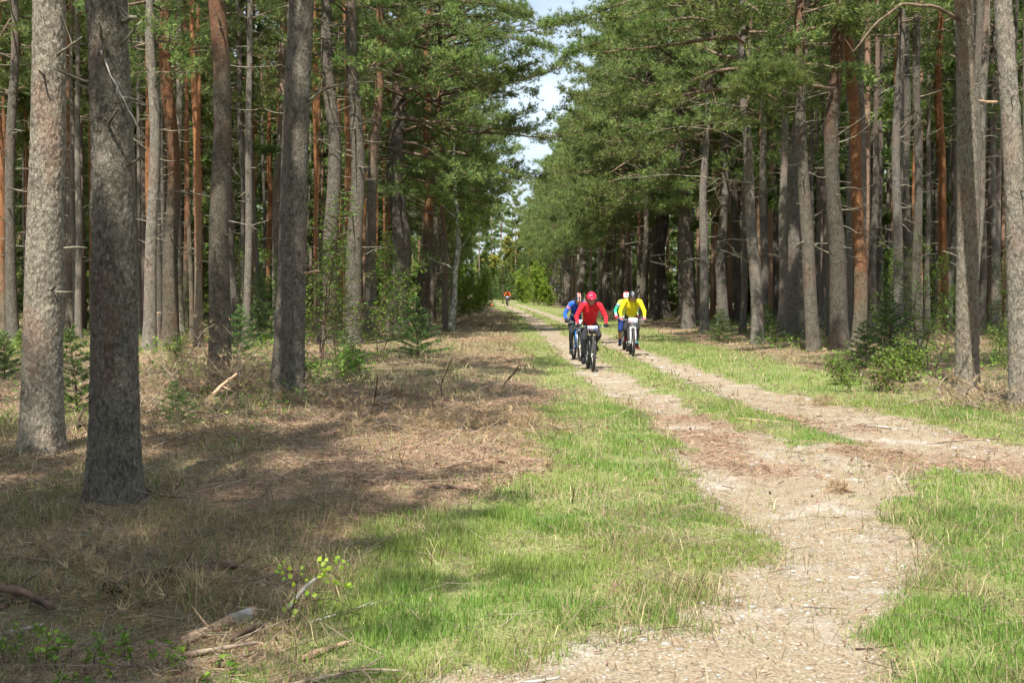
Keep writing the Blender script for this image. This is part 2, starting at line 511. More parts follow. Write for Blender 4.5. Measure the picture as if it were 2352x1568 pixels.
def build_ground():
    ys = [-60, -40, -25, -15, -8, -4, -1, 1.5]
    y = 3.0
    while y < 420:
        ys.append(y); y += max(0.07, 0.0085 * y)
    ys = np.array(ys + [520, 700, 1000, 1500])
    a = np.arange(-9, 9.001, 0.09)
    o = 9 * np.cumprod(np.full(48, 1.115))
    xs = np.concatenate([-o[::-1], a, o])
    X, Y = np.meshgrid(xs, ys)
    Z = ground_z(X, Y) + (fbm(X * 9, Y * 7, s=31, o=2) - 0.5) * 0.03
    dirt, grass, lit = masks(X, Y)
    g = Geo()
    n, k = X.shape
    i = np.arange(n - 1)[:, None] * k; j = np.arange(k - 1)[None, :]
    g.add(np.stack([X, Y, Z], -1).reshape(-1, 3), Q=np.stack([i + j, i + j + 1, i + k + j + 1, i + k + j], -1).reshape(-1, 4), col=np.stack([dirt, grass, lit], -1).reshape(-1, 3))
    m = NT('forest ground')
    p = m.geo()
    sp = m.add('ShaderNodeSeparateColor'); m.l.new(m.attr('col'), sp.inputs['Color'])
    dm, gm, lm = sp.outputs[0], sp.outputs[1], sp.outputs[2]
    nf = m.noise(m.scaled(p, (1, 0.6, 1)), 55, 6, 0.7)
    nm = m.noise(p, 9, 5, 0.6)
    nb = m.noise(p, 1.3, 4)
    floor = m.mix(m.rng(nf, .3, .7), (0.07, 0.052, 0.03), (0.33, 0.255, 0.15))
    floor = m.mix(m.math('MULTIPLY', m.rng(nm, .45, .7), 0.5), floor, (0.17, 0.18, 0.065))
    litter = m.mix(m.rng(nf, .28, .72), (0.13, 0.078, 0.048), (0.48, 0.345, 0.225))
    litter = m.mix(m.rng(nm, .55, .75), litter, (0.25, 0.115, 0.065))
    dirt_c = m.mix(m.rng(nf, .3, .7), (0.185, 0.142, 0.092), (0.41, 0.335, 0.232))
    dirt_c = m.mix(m.math('MULTIPLY', m.rng(nb, .52, .68), 0.6), dirt_c, (0.46, 0.42, 0.365))
    dirt_c = m.mix(m.math('MULTIPLY', m.rng(nm, .58, .72), 0.65), dirt_c, (0.27, 0.155, 0.09))
    vs = m.add('ShaderNodeTexVoronoi', Scale=38.0); m.l.new(p, vs.inputs['Vector'])
    sc = m.add('ShaderNodeSeparateColor'); m.l.new(vs.outputs['Color'], sc.inputs['Color'])
    gravel = m.math('MULTIPLY', m.rng(vs.outputs['Distance'], 0.42, 0.3), m.rng(sc.outputs[0], 0.80, 0.86))
    dirt_c = m.mix(m.math('MULTIPLY', gravel, 0.7), dirt_c, (0.60, 0.58, 0.55))
    dirt_c = m.mix(m.math('MULTIPLY', lm, .75), dirt_c, m.mix(m.rng(nf, .28, .72), (0.15, 0.085, 0.055), (0.36, 0.235, 0.155)))
    soil = m.mix(m.rng(nf, .3, .7), (0.10, 0.13, 0.035), (0.32, 0.32, 0.13))
    c = m.mix(lm, floor, litter)
    c = m.mix(m.rng(gm, 0.05, 0.75), c, soil)
    c = m.mix(m.rng(m.math('ADD', dm, m.math('MULTIPLY', m.math('SUBTRACT', nm, .5), .7)), .25, .65), c, dirt_c)
    m.set(Base__Color=c, Roughness=0.95)
    m.b.inputs['Specular IOR Level'].default_value = 0.15
    h = m.math('ADD', m.math('MULTIPLY', nf, 0.6), m.math('ADD', nm, m.math('MULTIPLY', gravel, 0.3)))
    m.bump(h, 0.8, 0.03)
    ob = link('ground', g.mesh('ground', m.m, colour=True))
    tag(ob, 'forest floor with twin wheel ruts, grass verges and brown needle litter', kind='structure')
build_ground()

# ------------------------------------------------------------------ scattering: grass, straw, needles, stones
HALF = math.tan(R(22.3))
def wedge(n, y0, y1, margin=1.6):
    """random points over the ground the camera looks at, a little wider on both sides"""
    y = np.sqrt(rng.random(n) * (y1 ** 2 - y0 ** 2) + y0 ** 2)
    x = (rng.random(n) * 2 - 1) * (y * HALF + margin)
    return x, y
def blades(g, x, y, hgt, wid, bend, col, flat=0.0):
    """one curved blade per point: a quad and a tip"""
    n = len(x)
    z = ground_z(x, y) - 0.004
    P = np.stack([x, y, z], -1)
    az = rng.random(n) * 2 * math.pi
    D = np.stack([np.cos(az), np.sin(az), np.zeros(n)], -1)
    tw = az + math.pi / 2 + rng.normal(0, 0.5, n)
    W = np.stack([np.cos(tw), np.sin(tw), np.zeros(n)], -1) * (wid / 2)[:, None]
    up = np.array([0, 0, 1.0])
    b = bend[:, None]
    mid = P + up * (hgt * (0.55 - 0.25 * bend) * (1 - flat))[:, None] + D * (hgt[:, None] * b * 0.35) + up * 0.004
    tip = P + up * (hgt * (1 - 0.75 * bend) * (1 - flat))[:, None] + D * (hgt[:, None] * b * 1.0) + up * 0.004
    V = np.stack([P - W, P + W, mid + W * 0.75, mid - W * 0.75, tip], 1).reshape(-1, 3)
    k = np.arange(n)[:, None] * 5
    g.add(V, Q=k + np.array([[0, 1, 2, 3]]), T=k + np.array([[3, 2, 4]]), col=np.repeat(col, 5, 0))
def mixcol(n, a, b, j=0.12):
    t = rng.random((n, 1))
    return np.clip((np.array(a) * (1 - t) + np.array(b) * t) * (1 + rng.normal(0, j, (n, 1))), 0.004, 1)

def build_grass():
    g, dry = Geo(), Geo()
    for n, y0, y1, hs, ws in ((200000, 4.6, 9.5, 1.0, 0.0042), (210000, 9.5, 19, 1.0, 0.006), (150000, 19, 40, 1.05, 0.010), (70000, 40, 90, 1.15, 0.022), (26000, 90, 170, 1.3, 0.05)):
        x, y = wedge(n, y0, y1)
        d, gr, li = masks(x, y)
        cl = fbm(x * 3.3, y * 2.6, s=77, o=3)
        p = gr * ss(0.28, 0.62, cl + 0.1) + 0.05 * (1 - gr) * (1 - d) * (1 - li) + 0.05 * d * ss(0.55, 0.7, cl) + 0.35 * ss(.02, .3, d) * ss(.98, .5, d) * ss(.4, .6, cl)
        keep = rng.random(n) < p
        x, y, cl, gr, d = x[keep], y[keep], cl[keep], gr[keep], d[keep]
        h = hs * (0.034 + 0.060 * ss(0.35, 0.75, cl) * (0.4 + 0.6 * gr)) * (0.55 + 0.9 * rng.random(len(x))) * (1 - 0.45 * d)
        tall = np.exp(-((x + 1.0) / 0.75) ** 2 - ((y - 8.1) / 0.6) ** 2)
        h = h * (1 + 0.9 * tall)
        c = mixcol(len(x), (0.115, 0.225, 0.032), (0.255, 0.365, 0.08))
        yel = ss(0.4, 0.62, fbm(x * 1.1, y * .9, s=88))[:, None] * 0.42
        c = c * (1 - yel) + mixcol(len(x), (0.30, 0.36, 0.08), (0.46, 0.45, 0.15)) * yel
        blades(g, x, y, h, ws * (0.7 + 0.7 * rng.random(len(x))), np.clip(rng.normal(0.35, 0.2, len(x)), 0, 0.95), c)
    tag(link('grass', g.mesh('grass', M['blade'], colour=True)), 'short fresh green grass on the verges and between the ruts', 'grass', kind='stuff')
    for n, y0, y1, hs, ws in ((84000, 4.6, 9.5, 1.0, 0.0048), (84000, 9.5, 19, 1.0, 0.0082), (64000, 19, 42, 1.0, 0.0135), (28000, 42, 95, 1.1, 0.03)):
        x, y = wedge(n, y0, y1)
        d, gr, li = masks(x, y)
        cl = fbm(x * 2.1, y * 1.7, s=55, o=3)
        p = (1 - d) * (1 - 0.78 * gr) * (1 - 0.45 * li) * ss(0.25, 0.55, cl + .1) + 0.02 * d
        keep = rng.random(n) < p
        x, y, cl, li = x[keep], y[keep], cl[keep], li[keep]
        h = hs * (0.07 + 0.20 * ss(0.4, 0.75, cl) * (1 - 0.6 * li)) * (0.5 + rng.random(len(x)))
        c = mixcol(len(x), (0.17, 0.12, 0.06), (0.56, 0.46, 0.27), .2)
        gn = (rng.random((len(x), 1)) < 0.32)
        c = np.where(gn, mixcol(len(x), (0.13, 0.19, 0.04), (0.28, 0.32, 0.09)), c)
        blades(dry, x, y, h, ws * (0.6 + 0.6 * rng.random(len(x))), np.clip(rng.normal(0.75, 0.2, len(x)), 0.1, 1.05), c)
    tag(link('dry_grass', dry.mesh('dry_grass', M['blade'], colour=True)), 'tangled dry straw coloured grass on the forest floor', 'dry grass', kind='stuff')

def build_litter():
    g = Geo()
    for n, y0, y1, L, w in ((60000, 4.6, 10, 0.055, 0.0034), (90000, 10, 21, 0.075, 0.006), (40000, 21, 45, 0.12, 0.013)):
        x, y = wedge(n, y0, y1)
        d, gr, li = masks(x, y)
        keep = rng.random(n) < np.clip(li + 0.16 * d + 0.3 * (1 - gr) * (1 - d), 0, 1)
        x, y, d = x[keep], y[keep], d[keep]
        k = len(x)
        z = ground_z(x, y) + 0.012 + 0.018 * rng.random(k) * (1 - .7 * d)
        az = rng.random(k) * math.pi
        D = np.stack([np.cos(az), np.sin(az), rng.normal(0, 0.22, k)], -1) * (L * (0.5 + rng.random(k)) / 2)[:, None]
        W = np.stack([-np.sin(az), np.cos(az), rng.normal(0, 0.5, k)], -1) * (w * (0.6 + 0.8 * rng.random(k)) / 2)[:, None]
        P = np.stack([x, y, z], -1)
        V = np.stack([P - D - W, P - D + W, P + D + W, P + D - W], 1).reshape(-1, 3)
        c = mixcol(k, (0.15, 0.08, 0.045), (0.58, 0.42, 0.27), .2)
        chips = rng.random(k) < 0.07 - 0.045 * d
        c[chips] = mixcol(chips.sum(), (0.13, 0.075, 0.05), (0.36, 0.22, 0.145))
        V = V.reshape(k, 4, 3); Pc = P[:, None]
        V[chips] = Pc[chips] + (V[chips] - Pc[chips]) * np.array([0.8, 0.8, 1.0])
        V[chips, 0] -= W[chips] * 2.2; V[chips, 1] += W[chips] * 2.4; V[chips, 2] += W[chips] * 1.6; V[chips, 3] -= W[chips] * 2
        g.add(V.reshape(-1, 3), Q=np.arange(k)[:, None] * 4 + np.array([[0, 1, 2, 3]]), col=np.repeat(c, 4, 0))
    tag(link('needle_litter', g.mesh('needle_litter', M['blade'], colour=True)), 'fallen brown pine needles and bark flakes strewn on the ground', 'needle litter', kind='stuff')

def build_twigs():
    g = Geo()
    for n, y0, y1, L, w in ((2200, 4.6, 10, .18, .0025), (2600, 10, 22, .24, .004), (700, 22, 45, .4, .006)):
        x, y = wedge(n * 2, y0, y1)
        d, gr, li = masks(x, y)
        keep = rng.random(n * 2) < (1 - d) * (1 - .9 * gr) * .9 + .04
        x, y = x[keep], y[keep]
        k = len(x)
        az = rng.random(k) * 6.283
        A = np.stack([x, y, ground_z(x, y) + .01 + .03 * rng.random(k)], -1)
        dd = np.stack([np.cos(az), np.sin(az), np.abs(rng.normal(0, .22, k))], -1) * (L * (.35 + 1.3 * rng.random(k) ** 2))[:, None]
        B = A + dd
        B2 = B + dd * .7 + rng.normal(0, .25, (k, 3)) * np.linalg.norm(dd, axis=1)[:, None] * .6
        for P, Q, ww in ((A, B, w), (B - dd * .02, B2, w * .7)):
            u = unit(Q - P); s = unit(np.cross(u, rng.normal(0, 1, (k, 3)))); t = np.cross(u, s)
            V = np.stack([P + s * ww, P - s * ww * .5 + t * ww * .87, P - s * ww * .5 - t * ww * .87, Q + s * ww * .7, Q - s * ww * .35 + t * ww * .6, Q - s * ww * .35 - t * ww * .6], 1).reshape(-1, 3)
            i = np.arange(k)[:, None] * 6
            c = mixcol(k, (.07, .05, .035), (.36, .29, .21))
            g.add(V, Q=np.concatenate([i + np.array([[0, 1, 4, 3]]), i + np.array([[1, 2, 5, 4]]), i + np.array([[2, 0, 3, 5]])]), col=np.repeat(c, 6, 0))
    m = NT('strewn twigs'); m.set(Base__Color=m.attr('col'), Roughness=.9)
    tag(link('twig_litter', g.mesh('twig_litter', m.m, colour=True)), 'small dead twigs strewn over the forest floor', 'twig litter', kind='stuff')
def build_stones():
    g = Geo()
    th = np.arange(6) * math.pi / 3
    for n, y0, y1, a, b in ((600, 4.8, 11, 0.005, 0.018), (900, 11, 24, 0.008, 0.028), (700, 24, 80, 0.02, 0.05)):
        x, y = wedge(n * 5, y0, y1, 0.5)
        d, gr, li = masks(x, y)
        keep = rng.random(len(x)) < np.clip(d * ss(0.40, 0.62, fbm(x * 1.2, y * .8, s=63)) * 0.9, 0, 1)
        for px, py in list(zip(x[keep], y[keep]))[:n]:
            r = a + (b - a) * rng.random() ** 2.5
            z = gz(px, py)
            q = rng.random(6) * 0.4 + 0.8
            e = 1 + rng.random() * 0.8
            rot = rng.random() * 3
            cx, sx = np.cos(th + rot) * q * r * e, np.sin(th + rot) * q * r
            r1 = np.stack([px + cx, py + sx, np.full(6, z - 0.003)], -1)
            r2 = np.stack([px + cx * .8, py + sx * .8, np.full(6, z + r * .45)], -1)
            V = np.vstack([r1, r2, [[px, py, z + r * .62]]])
            j = np.arange(6); k = (j + 1) % 6
            v = 0.22 + 0.24 * rng.random()
            g.add(V, Q=np.stack([j, k, k + 6, j + 6], -1), T=np.stack([j + 6, k + 6, np.full(6, 12)], -1), col=(v, v * .97, v * (.88 + .1 * rng.random())))
    m = NT('field stones')
    m.set(Base__Color=m.mix(m.noise(m.geo(), 60, 3), m.attr('col'), (0.3, 0.28, 0.25)), Roughness=0.85)
    tag(link('gravel', g.mesh('gravel', m.m, smooth=False, colour=True)), 'pale grey stones and gravel in the wheel ruts', 'gravel', kind='stuff')
build_grass(); build_litter(); build_twigs(); build_stones()
# ------------------------------------------------------------------ vegetation builders
def needles(g, P, D, n, length, width, spread, col, m=0, jit=0.18):
    """n flat needles from every tuft point"""
    k = len(P)
    if k == 0: return
    P = np.repeat(P, n, 0); D = np.repeat(D, n, 0)
    d = unit(D + rng.normal(0, spread, (k * n, 3)))
    s = unit(np.cross(d, rng.normal(0, 1, (k * n, 3))))
    L = (length * (0.65 + 0.6 * rng.random(k * n)))[:, None]
    W = s * (width * (0.7 + 0.6 * rng.random((k * n, 1))))
    V = np.stack([P - W / 2, P + W / 2, P + d * L], 1).reshape(-1, 3)
    c = np.repeat(col, n, 0) * (1 + rng.normal(0, jit, (k * n, 1)))
    g.add(V, T=np.arange(k * n * 3).reshape(-1, 3), m=m, col=np.repeat(np.clip(c, .003, 1), 3, 0))

def leaves(g, P, size, col, m=0, droop=0.3, jit=0.15):
    """one folded pointed leaf per point"""
    k = len(P)
    if k == 0: return
    az = rng.random(k) * 2 * math.pi
    d = unit(np.stack([np.cos(az), np.sin(az), rng.normal(-droop, 0.45, k)], -1))
    s = unit(np.cross(d, np.array([0, 0, 1.0]) + rng.normal(0, 0.45, (k, 3))))
    L = (size * (0.6 + 0.7 * rng.random(k)))[:, None]
    up = np.cross(s, d)
    a = P; b = P + d * L * 0.45 + s * L * 0.36 + up * L * .08; c = P + d * L; e = P + d * L * 0.45 - s * L * 0.36 + up * L * .08
    V = np.stack([a, b, c, e], 1).reshape(-1, 3)
    i = np.arange(k)[:, None] * 4
    T = np.concatenate([i + np.array([[0, 1, 2]]), i + np.array([[0, 2, 3]])])
    cc = np.clip(col * (1 + rng.normal(0, jit, (k, 1))), .003, 1)
    g.add(V, T=T, m=m, col=np.repeat(cc, 4, 0))

def slivers(g, A, B, w, m, col=(0.2, 0.15, 0.1)):
    """thin twigs: one narrow three sided spike each"""
    k = len(A)
    if k == 0: return
    d = unit(B - A)
    s = unit(np.cross(d, rng.normal(0, 1, (k, 3)))); t = np.cross(d, s)
    V = np.stack([A + s * w, A - s * w * .5 + t * w * .87, A - s * w * .5 - t * w * .87, B], 1).reshape(-1, 3)
    i = np.arange(k)[:, None] * 4
    T = np.concatenate([i + np.array([[0, 1, 3]]), i + np.array([[1, 2, 3]]), i + np.array([[2, 0, 3]])])
    g.add(V, T=T, m=m, col=col)

def curve_path(p0, d0, L, n, wander, lift, r):
    P = [np.array(p0, float)]; d = unit(d0)
    for i in range(n):
        d = unit(d + np.array([r.gauss(0, wander), r.gauss(0, wander), r.gauss(0, wander) + lift * (i / n - 0.35)]))
        P.append(P[-1] + d * L / n)
    return np.array(P)

def interp_path(P, t):
    s = np.asarray(t) * (len(P) - 1)
    i = np.clip(np.floor(s).astype(int), 0, len(P) - 2)
    f = (s - i)[:, None]
    return P[i] * (1 - f) + P[i + 1] * f, unit(P[i + 1] - P[i])

PINE_A, PINE_B = np.array([0.078, 0.140, 0.040]), np.array([0.260, 0.325, 0.085])
def bough(g, P, twigs, r, fine=1.0, start=0.3, cA=PINE_A, cB=PINE_B, per=9, tl=0.17, tw=0.021):
    """side twigs and needle tufts on a limb whose path is P (material 0 needles, 1 limb)"""
    L = np.linalg.norm(np.diff(P, axis=0), axis=1).sum()
    t = start + (1 - start) * rng.random(twigs) ** 0.8
    A, D = interp_path(P, t)
    side = unit(np.cross(D, np.array([0, 0, 1.0]))) * np.where(rng.random(twigs) < .5, -1, 1)[:, None]
    d = unit(D * 0.75 + side * (0.35 + 0.6 * rng.random((twigs, 1))) + np.stack([np.zeros(twigs), np.zeros(twigs), rng.normal(0.22, 0.42, twigs)], -1))
    ln = (0.22 + 0.42 * rng.random(twigs)) * min(1.0, 0.45 + L / 3.5) * (1.25 - 0.6 * t)
    B = A + d * ln[:, None]
    slivers(g, A, B, 0.009, 1)
    pts, dirs = [], []
    for q in (0.4, 0.7, 1.0):
        pts.append(A + (B - A) * q + rng.normal(0, 0.06, A.shape)); dirs.append(d + np.array([0, 0, 0.35]))
    pts.append(P[-1:]); dirs.append(unit(P[-1:] - P[-2:-1]))
    pts, dirs = np.vstack(pts), unit(np.vstack(dirs))
    shade = rng.random((len(pts), 1))
    needles(g, pts, dirs, int(per * fine), tl, tw / math.sqrt(fine), 0.75, cA * (1 - shade) + cB * shade, m=0)

def pine_crown(seed, H, hb, Rc, nb, bias=0.0, fine=1.0, dens=1.0, tl=0.17, tw=0.021):
    """limbs with needles from height hb to the top H; bias widens the side towards +X"""
    r = random.Random(seed)
    g = Geo()
    for i in range(nb):
        t = (i + r.random()) / nb
        h = hb + (H - hb) * t ** 0.95
        az = i * 2.39996 + r.uniform(-0.5, 0.5)
        prof = (0.5 + 0.5 * math.sin(math.pi * min(1, t * 0.9 + 0.12))) * (1 - 0.72 * t ** 2.2)
        L = Rc * prof * r.uniform(0.65, 1.15) * (1 + bias * (math.cos(az) * 0.5 + (0.25 if math.cos(az) > 0 else -0.1)))
        L = max(L, 0.35)
        el = R(-6 + 52 * t + r.uniform(-12, 12))
        d = (math.cos(az) * math.cos(el), math.sin(az) * math.cos(el), math.sin(el))
        P = curve_path((0, 0, h), d, L, 6, 0.10, 0.22, r)
        g.tube(P, np.linspace(0.016 + 0.013 * L, 0.006, len(P)), 5, m=1, cap=False)
        for q in range(2 if L > 1.2 else 0):
            pp, dd = interp_path(P, np.array([0.35 + 0.4 * r.random()]))
            sd = unit(np.cross(dd[0], [0, 0, 1])) * (1 if q else -1)
            P2 = curve_path(pp[0], dd[0] * 0.8 + sd * 0.8 + np.array([0, 0, 0.1]), L * r.uniform(.3, .5), 4, 0.12, 0.2, r)
            g.tube(P2, np.linspace(0.014, 0.005, len(P2)), 4, m=1, cap=False)
            bough(g, P2, max(3, int(L * 4.2 * dens)), r, fine, 0.25, tl=tl, tw=tw)
        bough(g, P, max(4, int(L * 6.5 * dens)), r, fine, 0.32, tl=tl, tw=tw)
    return g

def trunk_geo(seed, H, r0, sides=12, rings=26, sway=0.12, dead=(2.5, 9.0, 22), deadlen=1.2):
    r = random.Random(seed)
    g = Geo()
    z = np.concatenate([[-0.35, -0.1, 0.06, 0.2, 0.45, 0.9], np.linspace(1.4, H, rings - 6)])
    ph = r.uniform(0, 6)
    cx = sway * np.sin(z * 0.33 + ph) * np.minimum(1, z.clip(0) / 4) + 0.03 * np.sin(z * 1.3 + ph * 2)
    cy = sway * np.cos(z * 0.27 + ph * 1.7) * np.minimum(1, z.clip(0) / 4) + 0.03 * np.cos(z * 1.1 + ph)
    rad = r0 * (0.14 + 0.86 * (1 - np.clip(z / H, 0, 1)) ** 0.75) * (1 + 0.38 * np.exp(-z.clip(-.2) / 0.28))
    th = np.arange(sides) * 2 * math.pi / sides
    rings_v = []
    for k in range(len(z)):
        lob = 1 + 0.07 * np.sin(3 * th + ph) * math.exp(-max(z[k], 0) / 0.5) + 0.035 * np.sin(2 * th + z[k]) + 0.03 * (np.array([r.random() for _ in th]) - .5)
        rings_v.append(np.stack([cx[k] + rad[k] * lob * np.cos(th), cy[k] + rad[k] * lob * np.sin(th), np.full(sides, z[k])], -1))
    g.loft(rings_v, m=0)
    lo, hi, nd = dead
    for i in range(nd):
        h = lo + (hi - lo) * (i + r.random()) / nd
        az = r.uniform(0, 2 * math.pi)
        L = deadlen * r.uniform(0.25, 1.0) * (0.5 + 0.5 * (h - lo) / max(.1, hi - lo)) * (1.5 if r.random() < .2 else 1)
        if r.random() < 0.35: L *= 0.25
        x0, y0, rr = np.interp(h, z, cx), np.interp(h, z, cy), np.interp(h, z, rad)
        d = np.array([math.cos(az), math.sin(az), r.uniform(-0.25, 0.35)])
        P = curve_path(np.array([x0, y0, h]) + d * rr * .6, d, L + rr * .4, 5, 0.13, r.uniform(-.35, .35), r)
        g.tube(P, np.linspace(0.013 + 0.007 * L, 0.005, len(P)), 4, m=1, cap=False)
        if L > 0.5:
            nt = int(L * 6)
            A, D = interp_path(P, 0.35 + 0.65 * rng.random(nt))
            side = unit(np.cross(D, rng.normal(0, 1, (nt, 3))))
            B = A + unit(D * .7 + side) * (0.10 + 0.35 * rng.random((nt, 1)))
            slivers(g, A, B, 0.005, 1)
    return g, (z, cx, cy)

def hero_trunk(seed, H, r0, zmax, nth, dz, flare=0.16, stubs=6, depth=0.007):
    """near trunk with plated bark in relief"""
    r = random.Random(seed)
    g = Geo()
    z = np.concatenate([np.arange(-0.3, zmax, dz), np.linspace(zmax, H, 14)])
    ph = r.uniform(0, 6)
    cx = 0.05 * np.sin(z * 0.45 + ph) * np.minimum(1, z.clip(0) / 3); cy = 0.05 * np.cos(z * 0.4 + ph) * np.minimum(1, z.clip(0) / 3)
    rad = r0 * (0.12 + 0.88 * (1 - np.clip(z / H, 0, 1)) ** 0.8) * (1 + flare * np.exp(-z.clip(-.2) / 0.22) + 0.12 * np.exp(-z.clip(0) / 0.9))
    th = np.arange(nth) * 2 * math.pi / nth
    Z, TH = np.meshgrid(z, th, indexing='ij')
    RR = np.repeat(rad[:, None], nth, 1)
    lob = 1 + 0.09 * np.sin(4 * TH + ph) * np.exp(-Z.clip(0) / 0.35) + 0.03 * np.sin(2 * TH + Z * .8 + ph)
    x, y = RR * np.cos(TH), RR * np.sin(TH)
    wx = fbm(x * 9, y * 9, Z * 5, s=seed, o=2) - .5
    s = 1 / 0.034
    wy = fbm(x * 22 + 5, y * 22, Z * 14, s=seed + 8, o=2) - .5
    f1, f2, idv = worley(x * s + wx * 2.2 + wy, y * s + wx * 1.6 - wy, Z * s * 0.5 + wx * 2.0 + wy, s=seed)
    e = np.clip(f2 - f1, 0, 1)
    disp = depth * (ss(0.0, 0.16, e) - 1) + depth * 0.9 * (idv - .5) * ss(0.05, .2, e) + 0.012 * (fbm(x * 40, y * 40, Z * 24, s=seed + 4, o=3) - .5)
    knots = 0
    for q in range(10):
        kz, kt = r.uniform(0.8, zmax), r.uniform(0, 6.28)
        dd = (np.angle(np.exp(1j * (TH - kt))) * RR / 0.055) ** 2 + ((Z - kz) / 0.06) ** 2
        disp = disp + 0.022 * np.exp(-dd) - 0.018 * np.exp(-dd * 5)
    RR = RR * lob + disp
    V = np.stack([cx[:, None] + RR * np.cos(TH), cy[:, None] + RR * np.sin(TH), Z], -1)
    g.loft([V[k] for k in range(len(z))], m=0)
    for i in range(stubs):
        h = r.uniform(1.4, zmax); az = r.uniform(math.pi * .9, math.pi * 2.1)
        d = np.array([math.cos(az), math.sin(az), r.uniform(-.1, .5)])
        L = r.uniform(.06, .28)
        P = curve_path(np.array([np.interp(h, z, cx), np.interp(h, z, cy), h]) + d * np.interp(h, z, rad) * .8, d, L + .05, 4, 0.12, .2, r)
        g.tube(P, np.linspace(0.014, 0.007, len(P)), 6, m=1)
    return g

def birch_bush(seed, H, spread, stems, nleaf, size, cA, cB, bare=0.15, thick=0.012, wander=0.10):
    r = random.Random(seed)
    g, st = Geo(), Geo()
    pts = []
    for i in range(stems):
        az = r.uniform(0, 6.28)
        hh = H * r.uniform(0.7, 1.0)
        P = curve_path((r.gauss(0, .04) * stems, r.gauss(0, .04) * stems, -0.05), (math.cos(az) * spread / H * .6, math.sin(az) * spread / H * .6, 1), hh, 9, wander, 0.05, r)
        st.tube(P, np.linspace(thick * (0.6 + hh / 4), 0.003, len(P)), 6, m=0, cap=False)
        nb = int(7 + hh * 6)
        for b in range(nb):
            t = bare + (1 - bare) * (b + r.random()) / nb
            p, d = interp_path(P, np.array([min(t, .99)]))
            a2 = r.uniform(0, 6.28)
            L = spread * (1.05 - t * .75) * r.uniform(.4, 1.0)
            dd = np.array([math.cos(a2), math.sin(a2), r.uniform(0.0, .7)])
            B = curve_path(p[0], dd, L, 5, 0.16, -0.05, r)
            st.tube(B, np.linspace(0.005 + .002 * hh, 0.002, len(B)), 4, m=0, cap=False)
            n = max(4, int(nleaf / (stems * nb)))
            q, qd = interp_path(B, 0.2 + 0.8 * rng.random(n))
            off = rng.normal(0, 0.05 + 0.05 * L, (n, 3))
            q2 = q + off
            slivers(st, q[::2], q2[::2], 0.0025, 0)
            pts.append(q2)
    pts = np.vstack(pts)
    t = rng.random((len(pts), 1))
    leaves(g, pts, size, np.array(cA) * (1 - t) + np.array(cB) * t)
    return st, g

def spruce_young(seed, H, Rb, dens=1.0, cA=(0.05, 0.115, 0.035), cB=(0.18, 0.27, 0.07), nl=0.06, nw=0.011):
    r = random.Random(seed)
    g, st = Geo(), Geo()
    P0 = curve_path((0, 0, -0.05), (0, 0, 1), H, 8, 0.02, 0, r)
    st.tube(P0, np.linspace(0.012 + 0.01 * H, 0.004, len(P0)), 6)
    nb = int(16 + H * 16)
    for b in range(nb):
        t = 0.06 + 0.92 * (b / nb)
        p, _ = interp_path(P0, np.array([t]))
        az = b * 2.39996 + r.uniform(-.3, .3)
        L = Rb * (1.02 - t) * r.uniform(0.75, 1.15) + 0.05
        B = curve_path(p[0], (math.cos(az), math.sin(az), 0.15 + 0.5 * t), L, 6, 0.05, -0.25 + .5 * t, r)
        st.tube(B, np.linspace(0.008, 0.003, len(B)), 4, cap=False)
        n = max(4, int(L * 34 * dens))
        A, D = interp_path(B, 0.1 + 0.9 * rng.random(n))
        side = unit(np.cross(D, np.array([0, 0, 1.0]))) * np.where(rng.random(n) < .5, -1, 1)[:, None]
        d = unit(D * .8 + side * .8 + rng.normal(0, .12, (n, 3)))
        E = A + d * (0.06 + 0.22 * L * rng.random((n, 1)))
        slivers(st, A, E, 0.003, 0)
        for q in (0.15, .4, .65, .9):
            tt = rng.random((n, 1))
            needles(g, A + (E - A) * q, d, 6, nl, nw, 0.6, np.array(cA) * (1 - tt) + np.array(cB) * tt)
    return st, g

# ------------------------------------------------------------------ the pines
CROWN_MATS = [M['needle'], M['limb']]
TRUNK_MATS = [M['bark'], M['dead']]
inner, edge = [], []
for k in range(5):
    H = 17.5 + k * 0.6
    inner.append((pine_crown(100 + k, H, H * (0.40 + 0.03 * k), 2.3, 44, dens=1.25).mesh('crown', CROWN_MATS, smooth=False, colour=True),
                  trunk_geo(200 + k, H - .5, 0.16, dead=(2.2, H * 0.52, 30 + 4 * k), deadlen=1.25)[0].mesh('trunk', TRUNK_MATS), H))
slim = []
for k in range(3):
    H = 17.0 + k * 0.9
    slim.append((pine_crown(150 + k, H, H * (0.60 + 0.03 * k), 1.55, 26, dens=0.85).mesh('crown', CROWN_MATS, smooth=False, colour=True),
                 trunk_geo(250 + k, H - .5, 0.16, sway=.07, dead=(2.5, H * 0.6, 24 + 4 * k), deadlen=.9)[0].mesh('trunk', TRUNK_MATS), H))
for k in range(3):
    H = 17.5 + k * 0.8
    edge.append((pine_crown(300 + k, H, 5.2 + 0.7 * k, 4.1, 74, bias=0.34, dens=1.33).mesh('crown', CROWN_MATS, smooth=False, colour=True),
                 trunk_geo(400 + k, H - .5, 0.17, dead=(2.4, 7.5, 22), deadlen=1.9)[0].mesh('trunk', TRUNK_MATS), H))
N_TREES = [0]
